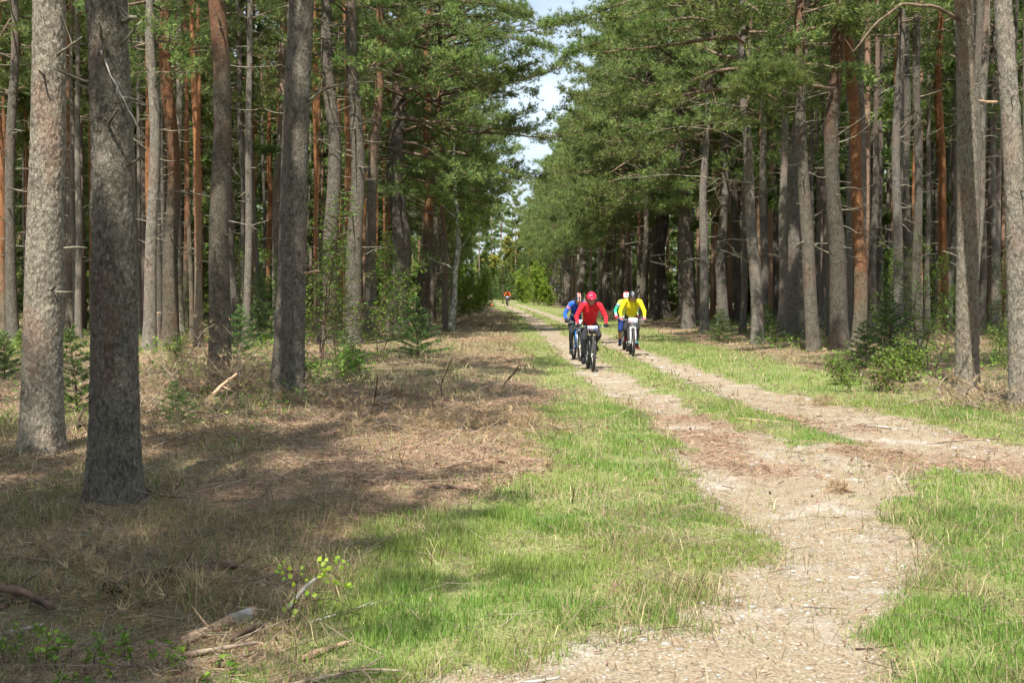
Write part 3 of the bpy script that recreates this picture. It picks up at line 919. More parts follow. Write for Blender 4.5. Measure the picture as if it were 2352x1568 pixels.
def pine(x, y, dia, label, group, lean=(0, 0), kind='inner', var=None, orange=0.35, bright=0.5, sat=0.5, turn=None, trunk_me=None, tscale=True, cscale=1.0, crown=True, name='pine_tree'):
    pool = dict(inner=inner, edge=edge, slim=slim)[kind]
    v = rnd.randrange(len(pool)) if var is None else var
    cm, tm, H = pool[v]
    t = empty(name, (x, y, gz(x, y)), (-lean[1], lean[0], 0))
    rz = rnd.uniform(0, 6.28) if turn is None else turn
    k = dia / (0.34 if kind == 'edge' else 0.32) if trunk_me is None else 1.0
    tr = link('trunk', trunk_me or tm, t, rot=(0, 0, rz if trunk_me is None else 0), scale=(k, k, 1))
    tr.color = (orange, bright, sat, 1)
    if crown:
        link('crown', cm, t, rot=(0, 0, rz), scale=(cscale, cscale, 1))
    tag(t, label, 'tree', group)
    N_TREES[0] += 1
    return t

taken = []
# near and middle trees read off the photograph: u, v of the foot, width at eye height, u at the top edge, bark (orange start, brightness with sun and shade put into it, saturation), label
GL, GR = 'pines along and behind the left verge', 'pines along and behind the right verge'
TREES = [
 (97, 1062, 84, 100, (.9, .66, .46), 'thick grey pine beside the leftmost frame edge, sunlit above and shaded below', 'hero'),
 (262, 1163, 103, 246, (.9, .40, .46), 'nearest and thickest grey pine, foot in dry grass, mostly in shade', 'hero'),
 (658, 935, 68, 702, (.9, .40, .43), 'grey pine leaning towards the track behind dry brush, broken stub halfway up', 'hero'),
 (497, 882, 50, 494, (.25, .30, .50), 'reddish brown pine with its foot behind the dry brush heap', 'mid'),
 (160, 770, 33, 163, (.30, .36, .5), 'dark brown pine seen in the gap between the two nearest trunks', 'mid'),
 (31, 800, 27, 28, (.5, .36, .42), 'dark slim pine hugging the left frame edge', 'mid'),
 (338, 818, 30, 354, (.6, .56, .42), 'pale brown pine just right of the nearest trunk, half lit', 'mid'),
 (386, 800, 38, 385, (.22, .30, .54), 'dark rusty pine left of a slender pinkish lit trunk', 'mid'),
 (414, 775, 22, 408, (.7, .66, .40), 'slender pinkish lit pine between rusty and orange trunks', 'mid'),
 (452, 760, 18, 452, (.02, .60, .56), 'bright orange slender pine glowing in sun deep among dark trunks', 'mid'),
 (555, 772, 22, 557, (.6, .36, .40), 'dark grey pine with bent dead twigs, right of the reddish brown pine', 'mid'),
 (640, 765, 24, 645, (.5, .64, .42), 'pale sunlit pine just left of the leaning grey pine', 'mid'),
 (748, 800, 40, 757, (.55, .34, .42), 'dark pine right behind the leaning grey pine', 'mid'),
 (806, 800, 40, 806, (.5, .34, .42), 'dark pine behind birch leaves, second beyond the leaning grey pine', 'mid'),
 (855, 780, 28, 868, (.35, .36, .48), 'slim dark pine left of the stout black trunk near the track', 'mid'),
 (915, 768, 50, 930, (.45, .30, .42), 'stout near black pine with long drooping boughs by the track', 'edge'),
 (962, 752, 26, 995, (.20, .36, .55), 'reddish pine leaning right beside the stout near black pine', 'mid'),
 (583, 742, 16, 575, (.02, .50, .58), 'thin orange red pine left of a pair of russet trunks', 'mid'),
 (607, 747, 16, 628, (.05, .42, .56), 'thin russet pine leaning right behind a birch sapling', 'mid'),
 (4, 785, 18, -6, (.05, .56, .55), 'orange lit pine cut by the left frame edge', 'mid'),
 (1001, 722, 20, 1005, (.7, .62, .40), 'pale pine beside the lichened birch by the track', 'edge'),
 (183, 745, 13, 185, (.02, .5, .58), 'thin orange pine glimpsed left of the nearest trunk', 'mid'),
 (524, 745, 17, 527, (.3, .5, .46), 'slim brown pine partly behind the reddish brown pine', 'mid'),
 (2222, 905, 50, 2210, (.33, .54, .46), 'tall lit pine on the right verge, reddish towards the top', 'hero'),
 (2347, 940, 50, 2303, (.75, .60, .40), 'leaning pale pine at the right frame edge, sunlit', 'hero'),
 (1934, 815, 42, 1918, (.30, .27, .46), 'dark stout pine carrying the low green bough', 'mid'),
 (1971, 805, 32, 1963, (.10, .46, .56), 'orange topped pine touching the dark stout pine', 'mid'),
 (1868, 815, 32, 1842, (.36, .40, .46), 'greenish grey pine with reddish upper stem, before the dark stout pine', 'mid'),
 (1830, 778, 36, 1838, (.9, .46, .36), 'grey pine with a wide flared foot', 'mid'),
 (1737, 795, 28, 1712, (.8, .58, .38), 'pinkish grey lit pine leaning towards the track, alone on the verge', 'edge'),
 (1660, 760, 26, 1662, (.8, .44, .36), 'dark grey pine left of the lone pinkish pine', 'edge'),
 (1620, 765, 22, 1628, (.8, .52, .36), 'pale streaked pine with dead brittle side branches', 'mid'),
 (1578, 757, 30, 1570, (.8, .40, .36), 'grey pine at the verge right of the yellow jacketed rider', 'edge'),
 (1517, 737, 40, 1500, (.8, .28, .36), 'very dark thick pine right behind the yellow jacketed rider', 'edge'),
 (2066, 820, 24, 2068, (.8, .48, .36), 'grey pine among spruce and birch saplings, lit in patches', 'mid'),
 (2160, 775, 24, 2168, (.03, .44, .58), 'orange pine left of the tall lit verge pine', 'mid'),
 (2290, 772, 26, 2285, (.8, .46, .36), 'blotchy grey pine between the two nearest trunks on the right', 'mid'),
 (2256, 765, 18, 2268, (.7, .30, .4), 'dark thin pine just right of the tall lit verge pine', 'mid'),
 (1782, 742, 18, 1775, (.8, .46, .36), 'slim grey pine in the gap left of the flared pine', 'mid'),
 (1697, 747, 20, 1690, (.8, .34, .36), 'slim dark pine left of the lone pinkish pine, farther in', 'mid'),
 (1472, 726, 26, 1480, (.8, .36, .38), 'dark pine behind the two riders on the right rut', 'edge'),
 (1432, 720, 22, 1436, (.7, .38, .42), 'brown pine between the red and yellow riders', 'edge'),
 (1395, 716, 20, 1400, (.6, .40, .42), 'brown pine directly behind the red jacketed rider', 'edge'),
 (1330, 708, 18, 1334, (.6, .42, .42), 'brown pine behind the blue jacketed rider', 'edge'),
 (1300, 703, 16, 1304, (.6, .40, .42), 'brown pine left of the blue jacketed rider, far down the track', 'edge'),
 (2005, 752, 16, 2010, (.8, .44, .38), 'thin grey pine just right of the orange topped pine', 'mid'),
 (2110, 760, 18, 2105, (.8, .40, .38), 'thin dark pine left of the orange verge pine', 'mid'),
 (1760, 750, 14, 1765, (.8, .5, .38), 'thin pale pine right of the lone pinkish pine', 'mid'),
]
hero_objs = {}
for i, (u, v, w, ut, (og, br, sa), label, kind) in enumerate(TREES):
    x, y = on_ground(u, v)
    xt, _, zt = at_depth(ut, 0, y)
    x2, _, z2 = at_depth(u, v - 30, y)
    lean = math.atan2(xt - x, zt)
    dia = w * y / PXM
    if x > 0 and kind != 'hero': br *= .84  # right-hand trunks painted darker: their shade is put into the bark colour
    side = -1 if x < 0 else 1
    turn = (0.0 if side < 0 else math.pi) + rnd.uniform(-.5, .5)
    if kind == 'hero':
        zm = 1.7 + 0.27 * y + 1.0
        far = y > 13.5
        me = hero_trunk(600 + i, 19, dia / 2 * 1.03, zm, 64 if far else 92, 0.028 if far else 0.019).mesh('trunk', TRUNK_MATS)
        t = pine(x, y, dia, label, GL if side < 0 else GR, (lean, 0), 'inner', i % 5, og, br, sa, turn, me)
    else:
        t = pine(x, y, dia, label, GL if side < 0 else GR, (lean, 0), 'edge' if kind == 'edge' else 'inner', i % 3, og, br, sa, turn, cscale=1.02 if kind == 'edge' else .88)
    hero_objs[i] = t
    taken.append((x, y))

# trees lining the track farther on, closing over it
def far_off(y): return float(np.interp(y, [0, 50, 62, 87, 128, 165, 230], [0, 0, -.15, -.6, -1.7, -3.3, -8]))
def free(x, y, d):
    return all((x - a) ** 2 + (y - b) ** 2 > d * d for a, b in taken)
for side, x0, ya in ((-1, -2.9, 46), (1, 6.7, 62)):
    y = ya
    while y < 190:
        back = float(np.interp(y, [50, 90], [0, 1.0]))
        x = x0 + side * back * (1.7 if side < 0 else 1.3) + far_off(y) * (1.0 if side < 0 else .55) + rnd.uniform(-.5, .5)
        if free(x, y, 2.0):
            lab = 'bushy pine in the %s row closing over the track, far along' % ('left' if side < 0 else 'right')
            pine(x, y, rnd.uniform(.24, .36), lab, 'roadside pines far along the %s verge' % ('left' if side < 0 else 'right'), (rnd.gauss(0, .012), 0), 'edge', None,
                 rnd.choice((.2, .4, .6)), rnd.uniform(.36, .5), .46, (0 if side < 0 else math.pi) + rnd.uniform(-.7, .7), cscale=rnd.uniform(.92, 1.08) * (1.02 - .24 * back))
            taken.append((x, y))
        y += rnd.uniform(3.6, 5.6)

# the rest of the stand, thinning with distance
cnt = {-1: 0, 1: 0}
tries = 0
while tries < 9000 and cnt[-1] + cnt[1] < 225:
    tries += 1
    y = 28 + 48 * rnd.random() ** .9
    x = rnd.uniform(-1, 1) * (y * HALF + 2.5)
    side = -1 if x < 1.5 else 1
    if side < 0 and x > -4.2 + far_off(y): continue
    if side < 0 and y < 33: continue
    if side > 0 and (x < 8.3 + far_off(y) or y < 31): continue
    if cnt[side] > (125 if side < 0 else 100): continue
    if not free(x, y, (1.15 if side < 0 else 1.4) if y < 60 else 1.7): continue
    b = rnd.random()
    og, br, sa = ((rnd.uniform(0, .2), rnd.uniform(.40, .66), .56) if (b < .6 if side < 0 else b < .16) else (rnd.uniform(.4, .9), rnd.uniform(.27, .56), .40))
    lab = '%s pine standing deep among the trees %s of the track%s' % ('orange barked' if og < .3 else 'grey brown', 'left' if side < 0 else 'right', ', far in' if y > 58 else '')
    pine(x, y, rnd.uniform(.15, .26) if side < 0 else rnd.uniform(.2, .34), lab, 'pines deep in the stand %s of the track' % ('left' if side < 0 else 'right'), (rnd.gauss(0, .012), rnd.gauss(0, .012)), 'slim', None, og, br, sa, cscale=rnd.uniform(.85, 1.1))
    taken.append((x, y)); cnt[side] += 1

# the stand goes on behind and beside the camera: these throw the shade in the foreground
SHADE = [(-5.4, 2.4), (-4.9, -1.2), (-6.4, -2.6), (-5.2, -4.2), (-7.9, -0.6), (-9.0, 2.6), (-7.4, -4.6), (-9.8, -3.6), (-11.5, -1.0), (-11.4, 1.8), (-8.2, -7.4), (-5.6, -7.4), (-12.5, -5.0), (-10.8, -9.0), (-13.8, 1.6), (-3.6, -9.8), (-7.0, -10.6), (-9.0, -6.0), (-13.0, 5.0), (-12.5, 11.0), (-15.0, 9.0), (-8.0, 14.5), (-12.5, 16.0),
         (9.4, 3.6), (12.5, 8.5), (12.0, 14.0), (14.5, 18), (11, -3), (10.5, 19.5), (13.5, 24.5)]
for x, y in SHADE:
    if free(x, y, 1.5):
        pine(x, y, rnd.uniform(.3, .38), 'pine of the stand beyond the frame throwing its shade on the ground', 'pines beside the viewpoint', (0, 0), 'edge' if (x, y) in ((-4.9, -1.2), (-6.4, -2.6), (-5.4, 2.4), (-7.9, -.6)) else 'inner', None, .5, .5, .42, cscale=.8 if (x, y) in ((-4.9, -1.2), (-6.4, -2.6), (-5.4, 2.4), (-7.9, -.6)) else 1.2)
        taken.append((x, y))

# the wood beyond, read as one mass: a scatter of trees on points
def far_wood():
    fm = NT('far trunks'); fm.set(Base__Color=fm.mix(fm.noise(fm.scaled(fm.geo(), (1, 1, .2)), 4, 4), fm.attr('col'), (.12, .09, .07)), Roughness=.9)
    kinds = bpy.data.collections.new('far tree kinds')
    specs = [(17.5, 8.5, 2.1, 24, .42), (18.5, 9.5, 2.1, 24, .42), (19.5, 5.0, 2.4, 26, .42), (6.5, .4, 2.3, 30, .5), (8.0, .4, 2.3, 30, .5), (9.5, .4, 2.3, 30, .5)]
    for k, (H, hb, Rc, nb, de) in enumerate(specs):
        g = pine_crown(900 + k, H, hb, Rc, nb, dens=de, tl=0.42, tw=0.085)
        keep = [(T, m) for T, m in zip(g.T, g.TM) if m[0] == 0]
        g.T = [a for a, b in keep]; g.TM = [b for a, b in keep]; g.Q = []; g.QM = []
        z = np.linspace(-.2, H - 1.5, 6)
        g.tube(np.stack([np.zeros(6), np.zeros(6), z], -1), np.linspace(.15 if k < 3 else .07, .04, 6), 6, m=1, col=((.30, .16, .09), (.24, .19, .155), (.34, .20, .12))[k % 3])
        kinds.objects.link(bpy.data.objects.new('far_tree_%d' % k, g.mesh('far_tree', [M['needle'], fm.m], smooth=False, colour=True)))
    pts = []
    while len(pts) < 170:
        y = rnd.uniform(86, 190); x = rnd.uniform(-1, 1) * (y * HALF + 4)
        if -6 + far_off(y) < x < 9 + far_off(y): continue
        pts.append((x, y, rnd.randrange(3)))
    n = 0
    while n < 190:
        y = rnd.uniform(46, 92); x = rnd.uniform(-1, 1) * (y * HALF + 3)
        if -6 + far_off(y) < x < 10 + far_off(y) or not free(x, y, 1.3): continue
        pts.append((x, y, rnd.randrange(3))); n += 1
    for a in np.linspace(-75, 75, 44):
        pts.append((a + rnd.uniform(-1.5, 1.5), 205 + rnd.uniform(-8, 14), rnd.randrange(3)))
    n = 0
    while n < 190:
        y = 60 + 130 * rnd.random() ** .8; x = rnd.uniform(-1, 1) * (y * HALF + 4)
        if -7.5 + far_off(y) < x < 11 + far_off(y): continue
        pts.append((x, y, 3 + rnd.randrange(3))); n += 1
    for q in range(70): pts.append((rnd.uniform(-80, 80), rnd.uniform(205, 240), 3 + rnd.randrange(3)))
    for q in range(16): pts.append((-15 + 1.6 * q + rnd.uniform(-.6, .6), rnd.uniform(226, 252), q % 3))
    for q in range(8): pts.append((rnd.uniform(-12, -5), rnd.uniform(150, 200), 3 + q % 3))
    for q in range(16): pts.append((rnd.uniform(-16, 9), rnd.uniform(196, 240), 3 + rnd.randrange(3)))
    n = len(pts)
    me = bpy.data.meshes.new('far_forest')
    me.from_pydata([(x, y, gz(x, y)) for x, y, k in pts], [], [])
    me.attributes.new('pick', 'INT', 'POINT').data.foreach_set('value', [k for x, y, k in pts])
    me.attributes.new('turn', 'FLOAT_VECTOR', 'POINT').data.foreach_set('vector', np.stack([np.zeros(n), np.zeros(n), rng.random(n) * 6.28], -1).astype(np.float32).ravel())
    me.attributes.new('size', 'FLOAT', 'POINT').data.foreach_set('value', (.8 + .4 * rng.random(n)).astype(np.float32))
    o = link('far_forest', me)
    nt = bpy.data.node_groups.new('far forest', 'GeometryNodeTree')
    nt.interface.new_socket('Geometry', in_out='INPUT', socket_type='NodeSocketGeometry')
    nt.interface.new_socket('Geometry', in_out='OUTPUT', socket_type='NodeSocketGeometry')
    gi, go = nt.nodes.new('NodeGroupInput'), nt.nodes.new('NodeGroupOutput')
    ci = nt.nodes.new('GeometryNodeCollectionInfo'); ci.inputs['Collection'].default_value = kinds; ci.inputs['Separate Children'].default_value = True; ci.inputs['Reset Children'].default_value = True
    ip = nt.nodes.new('GeometryNodeInstanceOnPoints'); ip.inputs['Pick Instance'].default_value = True
    def na(name, ty):
        q = nt.nodes.new('GeometryNodeInputNamedAttribute'); q.data_type = ty; q.inputs['Name'].default_value = name
        return q.outputs['Attribute']
    nt.links.new(gi.outputs[0], ip.inputs['Points']); nt.links.new(ci.outputs[0], ip.inputs['Instance'])
    nt.links.new(na('pick', 'INT'), ip.inputs['Instance Index']); nt.links.new(na('turn', 'FLOAT_VECTOR'), ip.inputs['Rotation']); nt.links.new(na('size', 'FLOAT'), ip.inputs['Scale'])
    nt.links.new(ip.outputs[0], go.inputs[0])
    md = o.modifiers.new('scatter', 'NODES'); md.node_group = nt
    tag(o, 'distant pine wood reading as one green and brown mass', 'forest', kind='stuff')
far_wood()
# ------------------------------------------------------------------ undergrowth: birch saplings, young spruces, bushes, seedlings
GREEN_A, GREEN_B = (0.10, 0.20, 0.02), (0.22, 0.34, 0.05)
def plant(kind_name, stem_me, leaf_me, x, y, label, group, cat, rz=0.0, s=1.0, parts=('stem', 'foliage'), tilt=(0, 0)):
    t = empty(kind_name, (x, y, gz(x, y)), (tilt[0], tilt[1], rz))
    link(parts[0], stem_me, t, scale=(s, s, s)); link(parts[1], leaf_me, t, scale=(s, s, s))
    tag(t, label, cat, group)
    return t
def pair(sg, stem_mat=None, leaf_mat=None):
    st, g = sg
    return st.mesh('stem', stem_mat or M['twig'], colour=True), g.mesh('foliage', leaf_mat or M['leaf'], smooth=False, colour=True)
bs = [pair(birch_bush(20 + k, 3.0 + .5 * k, 1.1, 2 + k % 2, 1700, 0.058, GREEN_A, GREEN_B)) for k in range(3)]       # tall thin birch saplings
sp = [pair(spruce_young(40 + k, 1.5 + .5 * k, 0.75 + .12 * k), leaf_mat=M['needle']) for k in range(2)]
low = [pair(birch_bush(60 + k, 0.9, 0.55, 5, 1500, 0.050, GREEN_A, GREEN_B, 0.05)) for k in range(2)]                # low leafy shrubs
bush = [pair(birch_bush(80 + k, 3.4 + k, 1.5, 7, 9000, 0.10, (0.17, 0.30, 0.025), (0.33, 0.46, 0.06), 0.05)) for k in range(2)]
yel = [pair(birch_bush(90 + k, 9.5 + k * 1.5, 3.0, 3, 9000, 0.30, (0.30, 0.30, 0.055), (0.42, 0.40, 0.09), 0.2, 0.05, .06)) for k in range(2)]

def at(u, v): return on_ground(u, v)
GB = 'birch saplings under the pines'
for i, (u, v, k, s, label) in enumerate([
    (560, 775, 0, 1.25, 'birch sapling with fresh leaves before the thin orange trunks'),
    (430, 790, 1, .62, 'small birch sapling leafing out beside the slender pinkish pine'),
    (735, 850, 1, 1.15, 'leafy birch sapling beside the leaning grey pine'),
    (790, 845, 2, .95, 'tall birch sapling with bright leaves spreading towards the track'),
    (872, 830, 0, 1.1, 'birch sapling in front of the stout near black pine'),
    (925, 790, 2, 1.0, 'dense birch sapling behind the one nearest the stout near black pine'),
    (700, 800, 0, 1.3, 'birch sapling half hidden behind the leaning grey pine'),
    (1010, 745, 2, 1.15, 'tall birch sapling by the lichened birch trunk'),
    (2140, 860, 0, .85, 'leafy birch sapling just left of the tall lit verge pine'),
    (2105, 830, 1, .9, 'slender birch sapling between orange pine and spruce saplings'),
    (2290, 850, 1, .8, 'leafy birch sapling between the two nearest trunks on the right'),
    (2320, 890, 0, .45, 'small birch sapling at the foot of the leaning pale pine'),
    (2010, 800, 2, 1.0, 'birch sapling right of the orange topped pine'),
    ]):
    x, y = at(u, v)
    plant('birch_sapling', *bs[k], x, y, label, GB, 'sapling', rnd.uniform(0, 6.28), s)
for i, (u, v, k, s, label) in enumerate([
    (600, 800, 1, 1.05, 'dark young spruce behind the dry brush, left of the leaning grey pine'),
    (545, 835, 0, .85, 'small dark spruce at the foot of the reddish brown pine'),
    (960, 830, 0, 1.0, 'low dark spruce in the shade beyond the needle litter'),
    (178, 960, 0, .8, 'bright green spruce in the gap between the two nearest trunks'),
    (10, 880, 0, .6, 'young spruce at the left frame edge'),
    (372, 900, 0, .3, 'tiny spruce before the brush heap'),
    (1660, 790, 0, .75, 'small spruce left of the lone pinkish pine'),
    (1765, 790, 0, .8, 'small bright spruce right of the lone pinkish pine'),
    (2045, 835, 1, .85, 'dark spruce sapling in front of the patchy grey pine'),
    (1990, 850, 0, .7, 'low spruce sapling by the foot of the orange topped pine'),
    (800, 870, 0, .6, 'low dark spruce under the tall birch sapling'),
    (410, 1010, 0, .38, 'sprawling spruce seedling right of the nearest trunk'),
    ]):
    x, y = at(u, v)
    plant('young_spruce', *sp[k], x, y, label, 'young spruces under the pines', 'spruce', rnd.uniform(0, 6.28), s)
for i, (u, v, k, s, label) in enumerate([
    (2010, 900, 0, 1.0, 'low leafy shrub in the shade of the right verge'),
    (2075, 880, 1, 1.0, 'low leafy shrub behind the others on the right verge'),
    (1930, 880, 1, .75, 'low leafy shrub at the foot of the dark stout pine'),
    (720, 900, 0, .9, 'low leafy shrub right of the leaning grey pine foot'),
    (790, 895, 1, .8, 'low leafy shrub at the shaded edge of the litter'),
    (420, 850, 1, .8, 'low leafy shrub among the dry brush'),
    (55, 830, 0, .9, 'low leafy shrub left of the thick grey pine'),
    ]):
    x, y = at(u, v)
    plant('leafy_shrub', *low[k], x, y, label, 'low shrubs on the forest floor', 'shrub', rnd.uniform(0, 6.28), s)
for u, v, k, s, label in [
    (1100, 716, 0, 1.05, 'rounded bright green bush beside the left rut near the far rider'),
    (1072, 726, 1, .8, 'bright green bush by the lichened birch on the left verge'),
    (1232, 700, 1, 1.15, 'pale green bushy birch on the right verge far along'),
    (1205, 697, 0, 1.2, 'yellowish green bush right of the far rider'),
    (1262, 703, 0, .9, 'fresh green bush at the feet of the brown roadside pines'),
    ]:
    x, y = at(u, v)
    plant('roadside_bush', *bush[k], x, y, label, 'bushes at the track side', 'bush', rnd.uniform(0, 6.28), s)
for x, y, k, s, label in [(4.6, 178, 0, 1.1, 'yellowish birch closing the end of the track'), (1.0, 205, 1, 1.15, 'tall yellow green birch behind the end of the track'),
                          (8.2, 160, 1, .75, 'yellow green birch on the right where the track ends'), (-3.6, 215, 0, 1.1, 'pale birch far left of where the track ends')]:
    plant('yellow_birch', *yel[k], x, y, label, 'birches at the end of the track', 'tree', rnd.uniform(0, 6.28), s, ('trunk', 'crown'))
xs, ys = -0.4, 160
for x, y, k, s, label in [(-1.2, 150, 1, 2.6, 'dark spruce behind the far rider'), (1.4, 172, 1, 3.4, 'tall dark spruce closing the track behind the far rider'), (-3.5, 168, 0, 3.6, 'dark spruce left behind the far rider')]:
    plant('dark_spruce', *sp[k], x + .8, y, label, 'spruces where the track bends', 'spruce', 0, s, ('trunk', 'crown'))

# weeds and leafy ground cover between the trunks
def undergrowth():
    f = Geo()
    for n, y0, y1, size in ((9000, 9, 20, .045), (16000, 20, 45, .085), (9000, 45, 85, .16)):
        x, y = wedge(n * 3, y0, y1)
        dd, gr, li = masks(x, y)
        k = fbm(x * .8, y * .6, s=120, o=3)
        side_ = ((x < -2.6 - .0 * y) | (x > 7.2)) & (y > 11)
        keep = side_ & (rng.random(len(x)) < ss(.46, .66, k) * (1 - .8 * li)) & (dd < .1)
        x, y, k = x[keep][:n], y[keep][:n], k[keep][:n]
        z = ground_z(x, y) + .03 + (.32 * rng.random(len(x)) ** 1.5) * ss(.45, .7, k)
        leaves(f, np.stack([x, y, z], -1), size, mixcol(len(x), (.09, .19, .02), (.24, .34, .06)), droop=0)
    tag(link('undergrowth', f.mesh('undergrowth', M['leaf'], smooth=False, colour=True)), 'low green weeds and leafy ground cover between the trunks', 'undergrowth', kind='stuff')
undergrowth()

# lichened birch by the track
def lichened_birch():
    x, y = at(1037, 764)
    t = empty('lichened_birch', (x, y, gz(x, y)))
    g = Geo()
    r = random.Random(5)
    P = np.array([(0, 0, -.2), (.02, 0, .4), (.12, 0, 1.4), (.16, 0, 2.4), (.30, 0, 3.4), (.25, .1, 4.6), (.10, .1, 6.0), (.12, .1, 7.5)])
    g.tube(P, [.17, .14, .115, .105, .095, .08, .055, .02], 10)
    br = [((.16, 0, 2.4), (-1, 0, .75), 2.2), ((.27, 0, 3.2), (1, -.2, .9), 2.2), ((.25, .1, 4.4), (-.9, .2, .8), 2.0), ((.12, .1, 5.8), (.8, .2, .9), 1.8), ((.1, .1, 6.3), (-.5, -.4, 1), 1.5), ((.2, 0, 3.9), (.3, -1, .6), 1.6)]
    pts = []
    for p, d, L in br:
        B = curve_path(p, d, L, 6, .1, .1, r)
        g.tube(B, np.linspace(.035, .008, len(B)), 6)
        for q in range(7):
            pp, dd = interp_path(B, np.array([.25 + .1 * q]))
            B2 = curve_path(pp[0], dd[0] + rng.normal(0, .6, 3), r.uniform(.5, 1.1), 5, .15, -.3, r)
            g.tube(B2, np.linspace(.009, .003, len(B2)), 4, cap=False)
            pts.append(interp_path(B2, rng.random(45))[0] + rng.normal(0, .09, (45, 3)))
    m = NT('lichened birch bark')
    n = m.noise(m.scaled(m.obj(), (1, 1, .5)), 12, 6, .7)
    m.set(Base__Color=m.mix(m.rng(n, .4, .6), (.11, .10, .08), (.42, .43, .36)), Roughness=.9)
    m.bump(n, .8, .02)
    link('trunk', g.mesh('trunk', m.m), t)
    f = Geo(); pts = np.vstack(pts); k = rng.random((len(pts), 1))
    leaves(f, pts, .085, np.array((.14, .27, .02)) * (1 - k) + np.array((.30, .44, .05)) * k)
    link('crown', f.mesh('crown', M['leaf'], smooth=False, colour=True), t)
    tag(t, 'crooked birch with pale lichened trunk and fresh leaves on the left verge', 'tree')
lichened_birch()

# ------------------------------------------------------------------ limbs that stand out on single trees
def limb(ti, pts, r0, r1, mat='dead', twigs=10, name='branch', sides=7, green=0, **kw):
    """a branch of tree ti through view pixels (u, v) at the tree's depth, with a depth offset"""
    t = hero_objs[ti]
    P = np.array([at_depth(u, v, t.location.y + dy) for u, v, dy in pts])
    q = np.linspace(0, 1, len(pts) * 3)
    P = np.stack([np.interp(q, np.linspace(0, 1, len(pts)), P[:, i]) for i in range(3)], -1)
    P[1:-1] += rng.normal(0, .004, P[1:-1].shape)
    g = Geo()
    g.tube(P, np.linspace(r0, r1, len(P)), sides, m=1)
    if twigs:
        A, D = interp_path(P, .3 + .7 * rng.random(twigs))
        E = A + unit(D * .6 + rng.normal(0, .6, (twigs, 3))) * (.12 + .4 * rng.random((twigs, 1)))
        slivers(g, A, E, .006, 1)
    if green:
        bough(g, P, green, random.Random(3), 1.6, **kw)
    o = link(name, g.mesh(name, [M['needle'], M[mat]], colour=True), t)
    o.matrix_parent_inverse = (Matrix.Translation(t.location) @ Euler(t.rotation_euler).to_matrix().to_4x4()).inverted()
    return o
limb(1, [(282, 50, -.1), (298, 42, -.25), (312, 40, -.35)], .022, .014, 'dead', 3)
limb(1, [(232, 158, -.15), (240, 110, -.35), (247, 70, -.5)], .014, .006, 'dead', 0)
limb(1, [(232, 118, -.2), (262, 190, -.35), (300, 260, -.4), (330, 320, -.35)], .007, .004, 'pale', 2)
limb(1, [(280, 225, -.15), (306, 228, -.3), (330, 236, -.4)], .010, .006, 'dead', 1)
limb(1, [(250, 290, -.2), (262, 262, -.4), (270, 250, -.45)], .013, .008, 'dead', 0)
limb(1, [(296, 700, -.15), (308, 690, -.3), (318, 686, -.35)], .011, .007, 'dead', 0)
limb(0, [(132, 128, -.1), (160, 106, -.3), (188, 86, -.5)], .014, .007, 'dead', 3)
limb(2, [(708, 232, -.1), (745, 205, -.3), (790, 192, -.5), (860, 188, -.6)], .024, .008, 'dead', 10)
limb(2, [(700, 628, -.1), (722, 624, -.3), (732, 622, -.35)], .02, .017, 'wood', 0)
limb(15, [(905, 190, -.1), (850, 188, -.6), (760, 186, -1.0), (700, 200, -1.2)], .05, .012, 'dead', 14)
limb(15, [(930, 260, -.1), (1000, 300, -.6), (1070, 330, -1.0), (1130, 370, -1.2)], .045, .012, 'limb', 8, green=60)
limb(15, [(925, 130, -.1), (1000, 160, -.8), (1080, 170, -1.4), (1150, 190, -1.6)], .045, .012, 'limb', 8, green=70)
limb(15, [(928, 60, -.1), (1020, 55, -.9), (1120, 75, -1.6), (1200, 95, -2.0), (1265, 112, -2.2)], .05, .012, 'limb', 8, green=170, per=13, tl=.14, tw=.014)
limb(15, [(930, 20, -.1), (1030, 0, -.9), (1130, 10, -1.6), (1220, 40, -2.2)], .05, .012, 'limb', 8, green=150, per=13, tl=.14, tw=.014)
limb(29, [(1712, 70, -.1), (1600, 40, -1.0), (1480, 55, -1.8), (1380, 95, -2.2), (1300, 130, -2.4)], .045, .012, 'limb', 8, green=170, per=13, tl=.14, tw=.014)
limb(29, [(1712, 20, -.1), (1580, -10, -1.0), (1440, 5, -1.8), (1330, 45, -2.2), (1250, 60, -2.4)], .045, .012, 'limb', 8, green=150, per=13, tl=.14, tw=.014)
limb(23, [(2200, 45, -.1), (2150, 15, -.6), (2070, 10, -1.1), (2010, 55, -1.4), (1960, 120, -1.5)], .035, .010, 'limb', 12)
limb(24, [(2290, 235, -.1), (2265, 234, -.3), (2250, 232, -.4)], .020, .017, 'wood', 0)
limb(25, [(1912, 205, -.1), (1860, 196, -.8), (1800, 190, -1.3), (1740, 205, -1.8), (1690, 200, -2.2)], .045, .012, 'limb', 6, green=170, start=.22, tl=.15, tw=.010, per=18)
limb(25, [(1912, 212, -.1), (1840, 170, -1.0), (1780, 160, -1.6), (1720, 165, -2.0)], .03, .01, 'limb', 4, green=150, start=.25, tl=.15, tw=.010, per=18)
limb(29, [(1722, 340, -.1), (1650, 300, -.7), (1560, 290, -1.2), (1480, 310, -1.5)], .026, .007, 'dead', 20)
limb(29, [(1725, 420, -.1), (1640, 410, -.8), (1540, 400, -1.2), (1420, 412, -1.6)], .026, .007, 'dead', 22)
limb(29, [(1722, 250, -.1), (1640, 235, -.8), (1540, 255, -1.2), (1450, 240, -1.6)], .026, .007, 'dead', 22)
limb(31, [(1625, 520, -.1), (1655, 470, -.5), (1640, 430, -.7)], .018, .006, 'dead', 12)
